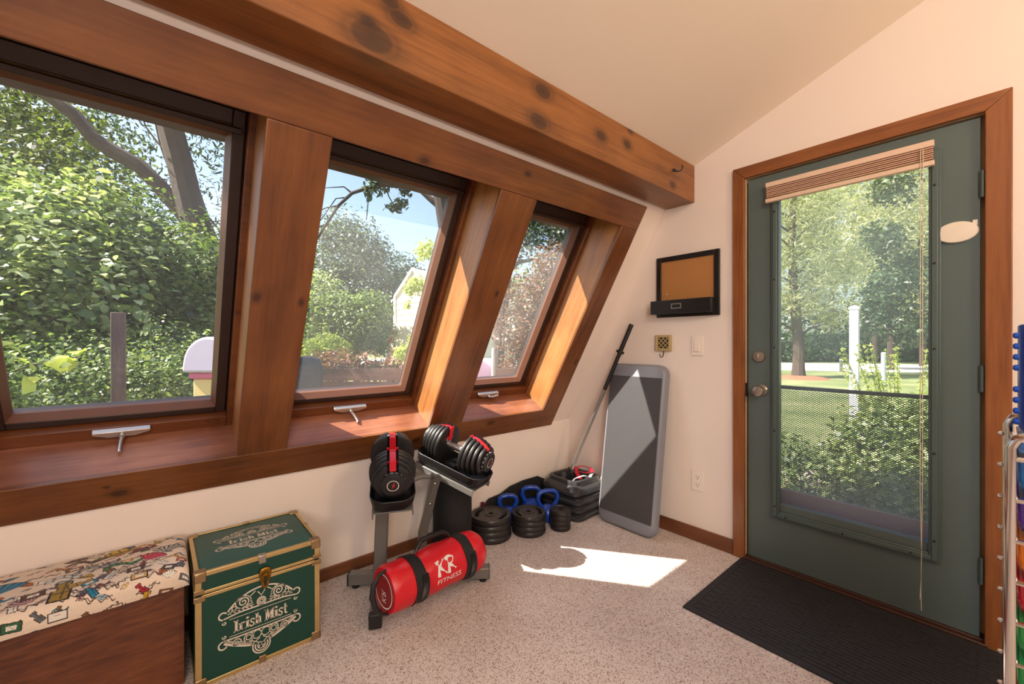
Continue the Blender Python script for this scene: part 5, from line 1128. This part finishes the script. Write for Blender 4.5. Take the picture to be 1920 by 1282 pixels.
tree('willow_tree', 'large forked tree with a long leaning branch in the left window', 'tree', trunkp[0], (trunkp, [0.36, 0.34, 0.30, 0.26, 0.23, 0.22, 0.22, 0.21, 0.2]),
     [fb(300, 300, 8.6, 0.75), fb(250, 250, 8.9, 0.7), fb(390, 270, 8.8, 0.7), fb(400, 350, 8.9, 0.6), fb(320, 390, 9.2, 0.6), fb(280, 440, 9.3, 0.55), fb(420, 430, 9, 0.5), fb(240, 380, 9.6, 0.6), fb(360, 220, 9, 0.8), fb(200, 220, 8.9, 0.6), fb(330, 450, 9.4, .5), fb(440, 300, 9, .6)], LF_DEEP, 2000, 0.115, 5, 'trees outside the windows', branches=[(br1, [0.17, 0.15, 0.145, 0.14, 0.14, 0.13, 0.12, 0.11, 0.1, 0.09]), (tw1, [0.03, 0.025, 0.02, 0.015, 0.01]), (tw2, [0.03, 0.025, 0.02, 0.012]), (tw3, [0.03, 0.025, 0.018, 0.012])], aspect=0.28, shell=0.2, droop=0.8)
t = up_trunk(340, 16, 480, 0.2, 0.1)
tree('background_tree', 'blue-green tree behind the forked trunk in the left window', 'tree', t[0][0], t, [fb(260, 520, 16, 2.2), fb(350, 540, 16, 2.4), fb(430, 520, 17, 2.2), fb(210, 450, 16, 1.6), fb(330, 480, 18, 1.2)], LF_GREY, 9000, 0.16, 6, 'trees outside the windows')
# a few big vine leaves close to the pane
vb = [fb(px, py, 2.15, .03) for px, py in ((28, 676), (62, 678), (100, 680), (128, 676), (34, 708), (58, 714), (152, 662), (20, 650))]
vs_ = [far(10, 760, 2.2), far(14, 700, 2.2), far(60, 684, 2.2), far(150, 668, 2.2)]; vs_[0] = np.array([*vs_[0][:2], GZ])
tree('climbing_vine', 'vine with big yellow-green leaves at the lower left of the left window', 'vine', vs_[0], (vs_, [.006, .005, .004, .003]), vb, LF_YEL, 18, .075, 7, 'shrubs outside the left window', aspect=.75, up=1.2)
# post, wire fence, playhouse
c = far(222, 600, 3.25); pz = far(222, 586, 3.25)[2]
POSTW = wood('weathered_post', (70, 56, 54), (98, 80, 76), (124, 104, 96), ZA, 0.8, coat=0)
o = MB().box((c[0]-0.043, c[1]-0.043, GZ), (c[0]+0.043, c[1]+0.043, pz)).build('fence_post', POSTW, bevel=0.006); tag(o, 'weathered brown wooden post among the shrubs outside the left window', 'post')
PLA = M('lilac_plastic', (196, 186, 208), 0.4); PNK = M('pink_plastic', (206, 96, 130), 0.4); PYL = M('cream_yellow_plastic', (222, 196, 130), 0.45)
pc = far(438, 740, 3.5); PH = empty('toy_playhouse', (pc[0], pc[1], GZ)); tag(PH, 'pastel plastic toy playhouse with lilac roof outside the left window', 'playhouse'); phi = Matrix.Translation(PH.location).inverted()
rdir = RT*np.array([1, 1, 0]); rdir /= np.linalg.norm(rdir); fdir = np.array([-rdir[1], rdir[0], 0])
zt_, zm, zb_ = far(420, 632, 3.5)[2], far(420, 694, 3.5)[2], far(420, 705, 3.5)[2]
pf = lambda x, y, z: tuple(np.array([pc[0], pc[1], 0])+rdir*x+fdir*y+np.array([0, 0, z]))
ro = [(0.20*math.cos(a), zm+(zt_-zm)*math.sin(a)**0.8) for a in np.linspace(0.0, math.pi, 20)]
q = MB().prism(ro, lambda x, z: pf(x, -0.3, z), lambda x, z: pf(x, 0.4, z)).build('roof', PLA, PH, bevel=0.02, seg=3); q.matrix_parent_inverse = phi
q = MB().box((-0.17, -0.27, zb_), (0.17, 0.37, zm-0.001), pf).build('eave_band', PNK, PH, bevel=0.01); q.matrix_parent_inverse = phi
q = MB().box((-0.15, -0.25, GZ+.001), (0.15, 0.35, zb_-0.001), pf).build('wall', PYL, PH, bevel=0.01); q.matrix_parent_inverse = phi

# ---- seen through the middle window
t = up_trunk(665, 30, 620, 0.4, 0.3)
tree('round_tree', 'big round leafy tree in the centre of the middle window', 'tree', t[0][0], t, [fb(650, 470, 30, 2.6), fb(615, 530, 30, 2.8), fb(690, 540, 30, 3.0), fb(655, 570, 29, 3.2), fb(640, 440, 30.5, 1.5), fb(600, 600, 29, 2.4), fb(715, 590, 29, 2.6), fb(680, 470, 30, 1.8)], LF_GREY, 24000, 0.24, 11, 'trees outside the windows')
t = up_trunk(745, 36, 600, 0.3, 0.2)
tree('background_tree', 'darker tree to the right of the big round tree in the middle window', 'tree', t[0][0], t, [fb(745, 520, 36, 2.2), fb(765, 540, 36, 2.0), fb(735, 580, 35, 2.6), fb(780, 590, 36, 2.4)], LF_DEEP, 9000, 0.24, 12, 'trees outside the windows')
t = up_trunk(600, 13, 640, 0.09, 0.05)
tree('leafy_bush', 'light green bush at the left of the middle window', 'shrub', t[0][0], t, [fb(590, 560, 13, 0.95), fb(570, 620, 13, 1.0), fb(615, 600, 13, 0.8), fb(560, 680, 13, .8)], LF_SUN, 7500, 0.10, 13, 'bushes outside the middle window')
t = up_trunk(668, 12.5, 640, 0.10, 0.05)
tree('small_tree', 'small pale green tree with a dark stem low in the middle window', 'tree', t[0][0], t, [fb(640, 590, 12.5, 0.7), fb(680, 600, 12.5, 0.8), fb(700, 580, 13, 0.6), fb(660, 640, 12.5, 0.65), fb(710, 630, 12.8, 0.6)], LF_MID, 7500, 0.10, 14, 'trees outside the windows')
t = up_trunk(615, 9.5, 670, 0.04, 0.03)
tree('leafy_bush', 'bright yellow-green bush low in the middle window', 'shrub', t[0][0], t, [fb(612, 645, 9.5, 0.36, 1.3, 0.7), fb(590, 660, 9.5, 0.32), fb(632, 655, 9.5, 0.3), fb(615, 690, 9.5, .4)], LF_YEL, 3500, 0.07, 15, 'bushes outside the middle window')
# overhanging branch
d = 7.0
tk = [np.array([*far(842, 800, d)[:2], GZ-.05]), far(842, 600, d), far(838, 440, d), far(828, 380, d), far(818, 330, d), far(812, 240, d)]
bb = [far(826, 388, d), far(806, 372, d), far(790, 358, d), far(760, 350, d), far(720, 346, d), far(690, 352, d), far(660, 362, d), far(635, 385, d), far(612, 420, d), far(592, 452, d), far(560, 500, d)]
sm = [([far(660, 362, d), far(645, 350, d), far(610, 352, d)], [.018, .012, .006]), ([far(690, 352, d), far(690, 380, d), far(687, 412, d)], [.012, .01, .008]), ([far(635, 385, d), far(610, 390, d), far(590, 400, d)], [.014, .01, .005]),
      ([far(650, 370, d), far(630, 372, d), far(596, 420, d)], [.014, .01, .006]), ([far(720, 346, d), far(730, 370, d), far(745, 395, d)], [.012, .01, .006]), ([far(612, 420, d), far(600, 425, d), far(580, 440, d)], [.014, .01, .006])]
tree('overhanging_tree', 'tree whose arching branch crosses the top of the middle window', 'tree', tk[0], (tk, [.17, .15, .13, .12, .11, .1]), [fb(735, 335, d, .2), fb(735, 390, d, .16, 1, .5), fb(705, 355, d, .2, 1, .6), fb(750, 380, d, .15), fb(700, 335, d, .2), fb(690, 365, d, .12), fb(760, 360, d, .12)], LF_DEEP, 420, 0.11, 16, 'trees outside the windows', bark=BARKD, branches=[(bb, [.06, .05, .042, .04, .038, .034, .03, .026, .022, .018, .014])]+sm, aspect=0.35, shell=0.1, droop=0.7)
# house with clapboards
SID = M('white_siding', (236, 226, 206), 0.6); HT = M('house_trim', (206, 200, 196), 0.6)
HS = empty('neighbour_house', (*far(800, 700, 15)[:2], GZ)); tag(HS, 'white clapboard house at the right of the middle window', 'house'); hsi = Matrix.Translation(HS.location).inverted()
hn = np.array([-0.97, -0.243, 0.0]); hc = far(742, 620, 15.0); hh_ = np.array([0.243, -0.97, 0.0])
def hp_(px, py, off=0.0):
    d_ = ray(px, py); return CAM + d_*(((hc+hn*off-CAM)@hn)/(d_@hn))
zg = GZ
pu = [hp_(742, 700), hp_(742, 556), hp_(776, 503), hp_(806, 556), hp_(806, 700)]; pu[0][2] = pu[4][2] = zg; pu[3][2] = pu[1][2]; back = -hn*5.0
q = MB().add([tuple(p) for p in pu]+[tuple(p+back) for p in pu], [(0, 1, 2, 3, 4), (9, 8, 7, 6, 5)]+[(i, (i+1) % 5, 5+(i+1) % 5, 5+i) for i in range(5)]).build('upper_wall', SID, HS); q.matrix_parent_inverse = hsi
pl_ = [hp_(728, 700, .9), hp_(728, 640, .9), hp_(745, 612, .9), hp_(800, 612, .9), hp_(800, 700, .9)]; pl_[0][2] = pl_[4][2] = zg; pl_[3][2] = pl_[2][2]
q = MB().add([tuple(p) for p in pl_]+[tuple(p-hn*0.88) for p in pl_], [(0, 1, 2, 3, 4), (9, 8, 7, 6, 5)]+[(i, (i+1) % 5, 5+(i+1) % 5, 5+i) for i in range(5)]).build('lower_wall', SID, HS); q.matrix_parent_inverse = hsi
for a, b in ((pu[1], pu[2]), (pu[2], pu[3]), (pu[0], pu[1]), (pl_[1], pl_[2]), (pl_[0], pl_[1])):
    q = MB().bar(a+hn*0.03, b+hn*0.03, 0.08, 0.10, tuple(hh_) if abs((b-a)@hh_) < 0.1 else (0, 0, 1)).build('trim_board', HT, HS); q.matrix_parent_inverse = hsi
for k in range(16):
    zz = zg+0.11+k*0.20
    for wall_, z0_, z1_, off in ((pl_, zg, pl_[1][2], .9), (pu, pl_[2][2], pu[1][2], 0)):
        if z0_ < zz < z1_-.08:
            q = MB().hexa([tuple(np.array([*p[:2], 0])+hn*o_+np.array([0, 0, zz+dz_])) for dz_ in (-.1, .095) for p, o_ in ((wall_[0], 0.001), (wall_[4], 0.001), (wall_[4], .03 if dz_ < 0 else .01), (wall_[0], .03 if dz_ < 0 else .01))]).build('clapboard', SID, HS); q.matrix_parent_inverse = hsi
t = up_trunk(772, 12.5, 640, 0.05, 0.03)
tree('leafy_bush', 'yellow-green climbing bush in front of the white house', 'shrub', t[0][0], t, [fb(782, 535, 12, 0.32), fb(768, 545, 12, 0.2), fb(764, 572, 12, 0.14), fb(756, 660, 11.5, 0.26), fb(770, 690, 11.5, 0.3), fb(748, 690, 11.5, .2), fb(775, 640, 11.6, 0.2), fb(798, 470, 12.5, 0.35)], LF_YEL, 2200, 0.09, 17, 'bushes outside the middle window', shell=0.3)
# brown plank fence and a covered grill
FNC = wood('fence_planks', (70, 44, 38), (104, 70, 60), (128, 92, 80), tuple(rdir), 0.8, coat=0)
FE = empty('plank_fence', (*far(700, 740, 6.6)[:2], GZ)); tag(FE, 'low reddish brown plank fence along the bottom of the middle and right windows', 'fence'); fei = Matrix.Translation(FE.location).inverted()
ztf = far(700, 690, 6.6)[2]; a0 = far(520, 700, 6.6); a1 = far(1120, 700, 6.6)
npl = 5; hh = (ztf-GZ)/npl
for k in range(npl):
    zc_ = GZ+hh*(k+.5); q = MB().bar((a0[0], a0[1], zc_), (a1[0], a1[1], zc_), 0.03, hh-0.015).build('plank', FNC, FE); q.matrix_parent_inverse = fei
for px in (540, 640, 760, 880, 1000, 1100):
    q_ = far(px, 700, 6.64); q = MB().box((q_[0]-.045, q_[1]-.045+.07, GZ), (q_[0]+.045, q_[1]+.045+.07, ztf+0.04)).build('post', FNC, FE); q.matrix_parent_inverse = fei
t = up_trunk(640, 8.0, 690, 0.03, 0.02)
tree('dry_brush', 'brown bare brush behind the plank fence in the middle window', 'shrub', t[0][0], t, [fb(590, 690, 8.0, .32), fb(640, 690, 8, .36), fb(690, 690, 8.1, .34), fb(735, 695, 8.2, .3), fb(620, 675, 8.3, .25)], LF_RED, 3500, 0.07, 18, 'bushes outside the middle window', shell=0.2)
gc = far(572, 700, 5.9); GR = empty('covered_grill', (gc[0], gc[1], GZ)); tag(GR, 'dark covered grill at the lower left of the middle window', 'grill'); gri = Matrix.Translation(GR.location).inverted()
gt = far(572, 668, 5.9)[2]; DKB = M('grill_cover', (34, 36, 46), 0.45, var=0.2, vscale=8)
q = MB().loft([[(gc[0]+x, gc[1]+y, z_) for x, y in rrect(w_, w_*.8, .06)] for w_, z_ in ((.40, GZ+.06), (.40, gt-.15), (.36, gt-.04), (.2, gt))]).build('cover', DKB, GR, smooth=True, angle=50); q.matrix_parent_inverse = gri
for sx, sy in ((-.15, -.1), (.15, -.1), (.15, .1), (-.15, .1)):
    q = MB().tube([(gc[0]+sx, gc[1]+sy, GZ), (gc[0]+sx, gc[1]+sy, GZ+.08)], .02, 8).build('leg', BLACKP, GR); q.matrix_parent_inverse = gri

# ---- seen through the right window
d = 10.0
tk = [np.array([*far(930, 800, d)[:2], GZ-.05]), far(936, 620, d), far(948, 540, d), far(953, 490, d), far(958, 430, d), far(970, 340, d)]
br = [([far(952, 510, d), far(972, 492, d), far(1000, 486, d), far(1030, 500, d)], [.07, .05, .04, .03]), ([far(955, 470, d), far(980, 440, d), far(1010, 410, d)], [.06, .045, .03]), ([far(948, 545, d), far(930, 500, d), far(920, 440, d)], [.06, .045, .03])]
tree('yard_tree', 'grey-barked tree with dark leaves in the right window', 'tree', tk[0], (tk, [.16, .15, .12, .11, .10, .07]), [fb(985, 430, d, .9), fb(1030, 410, d, .8), fb(950, 440, 10.5, .8), fb(1060, 450, d, .8), fb(1000, 380, d, .8), fb(1050, 370, 10.5, .8), fb(930, 520, 10.6, .6)], LF_DEEP, 7500, 0.085, 21, 'trees outside the windows', branches=br, shell=0.15)
t = up_trunk(1010, 9.0, 560, 0.1, 0.06)
tree('bronze_tree', 'bronze-leaved small tree low in the right window', 'tree', t[0][0], t, [fb(1000, 560, 9, .7), fb(1050, 560, 9, .7), fb(970, 620, 9, .6), fb(1020, 640, 9, .7), fb(1060, 640, 9, .6), fb(1040, 500, 9, .55), fb(985, 690, 9, .6), fb(1100, 600, 9, .8)], LF_RED, 14000, 0.075, 22, 'trees outside the windows', shell=0.35)
t = up_trunk(930, 20, 600, 0.15, 0.1)
tree('background_tree', 'green tree far behind the trunk in the right window', 'tree', t[0][0], t, [fb(900, 560, 20, 1.8), fb(950, 580, 20, 1.9), fb(1010, 560, 21, 2.0), fb(920, 640, 20, 1.6), fb(1070, 560, 21, 2.0), fb(980, 640, 20, 1.8), fb(1060, 640, 20, 1.8)], LF_MID, 10000, 0.17, 23, 'trees outside the windows')
sc_ = far(908, 700, 4.6); SLD = empty('toy_slide', (sc_[0], sc_[1], GZ)); tag(SLD, 'pale pink plastic toy slide at the lower left of the right window', 'toy slide'); sli = Matrix.Translation(SLD.location).inverted()
zz = far(908, 652, 4.6)[2]; PP = M('pale_pink_plastic', (222, 190, 188), 0.4)
sfn = lambda x, y, z: tuple(np.array([sc_[0], sc_[1], 0])+rdir*x+fdir*y+np.array([0, 0, z]))
for s_ in (-1, 1):
    q = MB().prism([(-.28, GZ+.001), (.28, GZ+.001), (.22, zz-.25), (.06, zz), (-.10, zz), (-.22, zz-.2)], lambda x, z: sfn(s_*.10-.012, x, z), lambda x, z: sfn(s_*.10+.012, x, z)).build('side_panel', PP, SLD, bevel=.01); q.matrix_parent_inverse = sli
q = MB().hexa([sfn(*p) for p in ((-.085, -.26, GZ+.03), (.085, -.26, GZ+.03), (.085, .12, zz-.15), (-.085, .12, zz-.15), (-.085, -.26, GZ+.06), (.085, -.26, GZ+.06), (.085, .12, zz-.12), (-.085, .12, zz-.12))]).build('chute', M('lilac_chute', (200, 180, 206), .4), SLD); q.matrix_parent_inverse = sli

# ---- tall tree left of the house that shades the left window
ax_ = np.array([-6.1, -0.2, 1.2]) - 9.0*np.array(SUN); 
tree('shade_tree', 'tall dense tree standing left of the house, shading the left window', 'tree', ax_, ([np.array([ax_[0], ax_[1], GZ-.05]), np.array([ax_[0]+.1, ax_[1], 3.0]), ax_], [.35, .3, .15]), [(ax_[0], ax_[1], ax_[2], 3.15, 3.15, 3.15), (*(np.array([-3.35, -0.25, 1.1])-9.0*np.array(SUN)), 1.1, 1.1, 1.1), (*(np.array([-3.05, -0.45, 1.5])-9.0*np.array(SUN)), .85, .85, .85)], LF_MID, 26000, 0.30, 31, 'trees outside the windows', shell=0.1, aspect=0.8, ragged=0.02)

# ---- seen through the door
b_ = onZ(1497, 709, GZ); dep = float((b_-CAM)@FW)
tk = [np.array([b_[0], b_[1], GZ-.05]), far(1497, 690, dep), far(1498, 655, dep), far(1494, 610, dep), far(1488, 540, dep), far(1484, 440, dep), far(1490, 330, dep)]
rngb = random.Random(8); pbr = []
for k in range(16):
    py = 380+k*15; s_ = 1 if k % 2 else -1; L_ = rngb.uniform(30, 70); pbr.append(([far(1488, py+30, dep), far(1488+s_*L_*.5, py+14+rngb.uniform(-8, 8), dep+rngb.uniform(-.6, .6)), far(1488+s_*L_, py+rngb.uniform(-10, 20), dep+rngb.uniform(-1, 1))], [.05, .035, .015]))
tree('pine_tree', 'pine tree with a bare lower trunk on the lawn beyond the door', 'tree', b_, (tk, [.27, .22, .2, .18, .16, .13, .1]), [fb(1480, 400, dep, 1.2), fb(1530, 440, dep, 1.1), fb(1470, 480, dep, 1.1), fb(1540, 520, dep, 1.1), fb(1500, 560, dep, 0.9), fb(1450, 560, dep, .9), fb(1560, 580, dep, .9), fb(1500, 340, dep, 1.3), fb(1580, 500, dep+1, 1.0), fb(1540, 380, dep+1, 1.1)], LF_PINE, 15000, 0.22, 41, 'trees beyond the door', branches=pbr, aspect=0.14, shell=0.2, up=0.2)
o = MB().lathe([(1.0, 0.0), (0.9, 0.05), (0.4, 0.11), (0.1, 0.12)], 28, lambda x, y, z: (b_[0]+x, b_[1]+y, GZ+z)).build('mulch_ring', M('mulch', (150, 96, 70), .95, var=.3, vscale=8), smooth=True); tag(o, 'ring of reddish mulch around the pine trunk', 'mulch')
for px, py, dp_, r_, mt_, n_, sd_, lb in ((1640, 430, 27, 3.6, LF_PINE, 15000, 42, 'tall pale pine in the centre of the door glass'), (1730, 470, 24, 3.3, LF_PINE, 14000, 43, 'tall pale pine at the right of the door glass'), (1560, 400, 33, 4.6, LF_PINE, 14000, 44, 'broad tree far behind the pine on the lawn'), (1670, 540, 21, 1.4, LF_DEEP, 5000, 45, 'dark green young tree low in the door glass'), (1790, 380, 34, 5.0, LF_PINE, 13000, 46, 'broad tree far behind the right side of the door'), (1440, 430, 30, 4.0, LF_PINE, 11000, 47, 'broad tree at the left edge of the door glass')):
    t = up_trunk(px, dp_, py, .16, .1)
    tree('background_tree', lb, 'tree', t[0][0], t, [fb(px, py, dp_, r_), fb(px-14, py-90, dp_, r_*.8), fb(px+26, py+70, dp_, r_*.9), fb(px-40, py+60, dp_+1, r_*.8), fb(px+30, py-40, dp_+1, r_*.8), fb(px, py-190, dp_, r_*.75)], mt_, n_, 0.30 if mt_ is LF_PINE else 0.24, sd_, 'trees beyond the door', bark=BARKD, aspect=0.2 if mt_ is LF_PINE else 0.5, shell=0.25)
hedge = [fb(px, 655, 30, 1.5, 1.0, .9) for px in range(1420, 1800, 36)]
HG = empty('hedge', (*far(1600, 660, 30)[:2], GZ)); tag(HG, 'dark green hedge beyond the road seen through the door', 'hedge'); leaves('foliage', HG, LF_DEEP, hedge, 14000, 0.22, 51)
# road
r0, r1 = onZ(1440, 680, GZ), onZ(1440, 694, GZ); dr = onZ(1600, 684, GZ)-onZ(1440, 682, GZ); dr /= np.linalg.norm(dr)
m_ = MB().add([tuple(r0-dr*30+[0, 0, .012]), tuple(r0+dr*60+[0, 0, .012]), tuple(r1+dr*60+[0, 0, .012]), tuple(r1-dr*30+[0, 0, .012])], [(0, 1, 2, 3)])
o = m_.build('road', M('pale_gravel', (214, 206, 196), .9, var=.08, vscale=3)); tag(o, 'pale sunlit road crossing beyond the lawn', 'road', kind='structure')
# white post and small posts
VIN = M('white_vinyl', (226, 226, 232), .45)
wb = far(1602, 760, 7.6); WP = empty('vinyl_post', (wb[0], wb[1], GZ)); tag(WP, 'tall white vinyl post outside the door', 'post'); wpi = Matrix.Translation(WP.location).inverted()
wz = far(1602, 580, 7.6)[2]
q = MB().box((wb[0]-.065, wb[1]-.065, GZ), (wb[0]+.065, wb[1]+.065, wz)).build('shaft', VIN, WP, bevel=.006); q.matrix_parent_inverse = wpi
q = MB().loft([[(wb[0]+x, wb[1]+y, z_) for x, y in rrect(w_, w_, .006, 2)] for w_, z_ in ((.155, wz), (.155, wz+.025), (.12, wz+.05), (.02, wz+.075))]).build('cap', VIN, WP); q.matrix_parent_inverse = wpi
for px, t_py, dp_, col_, lb in ((1577, 672, 20, (90, 92, 92), 'thin grey marker post by the road'), (1657, 660, 9.5, (150, 158, 168), 'short grey metal post behind the feathery shrub')):
    p_ = far(px, t_py, dp_); w_ = .05 if dp_ < 15 else .07
    o = MB().tube([(p_[0], p_[1], GZ), (p_[0], p_[1], p_[2]-.02), (p_[0], p_[1], p_[2])], [w_, w_, w_*.7], 12).build('marker_post', M('post_%d' % px, col_, .5), smooth=True); tag(o, lb, 'post')
# shrubs close to the door
t = up_trunk(1690, 4.2, 800, .03, .02)
sprigs = []; rs_ = random.Random(4)
for k in range(26):
    px = rs_.uniform(1570, 1790); py = rs_.uniform(640, 720); c0 = far(1690+(px-1690)*.2, 860, 4.2+rs_.uniform(-.3, .3)); c1_ = far(px, py, 4.2+rs_.uniform(-.4, .4)); sprigs.append(([c0, c0*.5+c1_*.5, c1_], [.004, .003, .002]))
blb = []
for pts, _ in sprigs:
    for f_ in np.linspace(0.3, 1.0, 16): q_ = pts[0]*(1-f_)+pts[2]*f_; blb.append((*q_, .022, .022, .02))
tree('feathery_shrub', 'feathery yellow-green shrub behind the door glass', 'shrub', t[0][0], t, blb, LF_YEL, 5500, .034, 52, 'shrubs by the door', bark=M('green_twig', (122, 132, 70), .7), branches=sprigs, aspect=.18, shell=.1)
t = up_trunk(1660, 3.6, 900, .03, .02)
tree('leafy_shrub', 'dense leafy shrub behind the metal grille of the door', 'shrub', t[0][0], t, [fb(1640, 830, 3.8, .34), fb(1700, 820, 3.8, .4), fb(1740, 860, 3.6, .36), fb(1600, 870, 3.8, .3), fb(1660, 900, 3.5, .34), fb(1720, 930, 3.3, .32), fb(1580, 900, 3.7, .24), fb(1770, 800, 3.8, .4)], LF_SUN, 9000, .05, 53, 'shrubs by the door', aspect=.55)
t = up_trunk(1500, 4.0, 880, .02, .015)
tree('leafy_shrub', 'sparse weedy plant at the left of the door glass', 'shrub', t[0][0], t, [fb(1480, 850, 4.0, .2), fb(1510, 890, 3.9, .22), fb(1475, 900, 3.9, .16)], LF_MID, 900, .06, 54, 'shrubs by the door', aspect=.35)
s0 = onZ(1470, 905, GZ); 
o = MB().prism([(x*1.3, y*.55) for x, y in rrect(1, 1, .3)], lambda x, y: (s0[0]+x, s0[1]+y-.1, GZ+.001), lambda x, y: (s0[0]+x, s0[1]+y-.1, GZ+.02)).build('stepping_stone', M('flagstone', (206, 176, 164), .85, var=.15, vscale=6)); tag(o, 'pale pink flagstone on the ground outside the door', 'stone')

# distant woods closing the view all round
dw = [(-2+r_*math.cos(R(a_)), r_*math.sin(R(a_)), GZ+3.0+1.2*math.sin(a_*1.7), 5.5, 5.5, 4.2+1.5*math.sin(a_*.9)) for a_, r_ in ((a_, 62+6*math.sin(a_*2.3)) for a_ in range(-50, 140, 5))]
o = leaves('distant_woods', None, LF_DEEP, dw, 26000, 0.75, 61); tag(o, 'dark green woods far beyond the lawn', 'woods', kind='stuff')
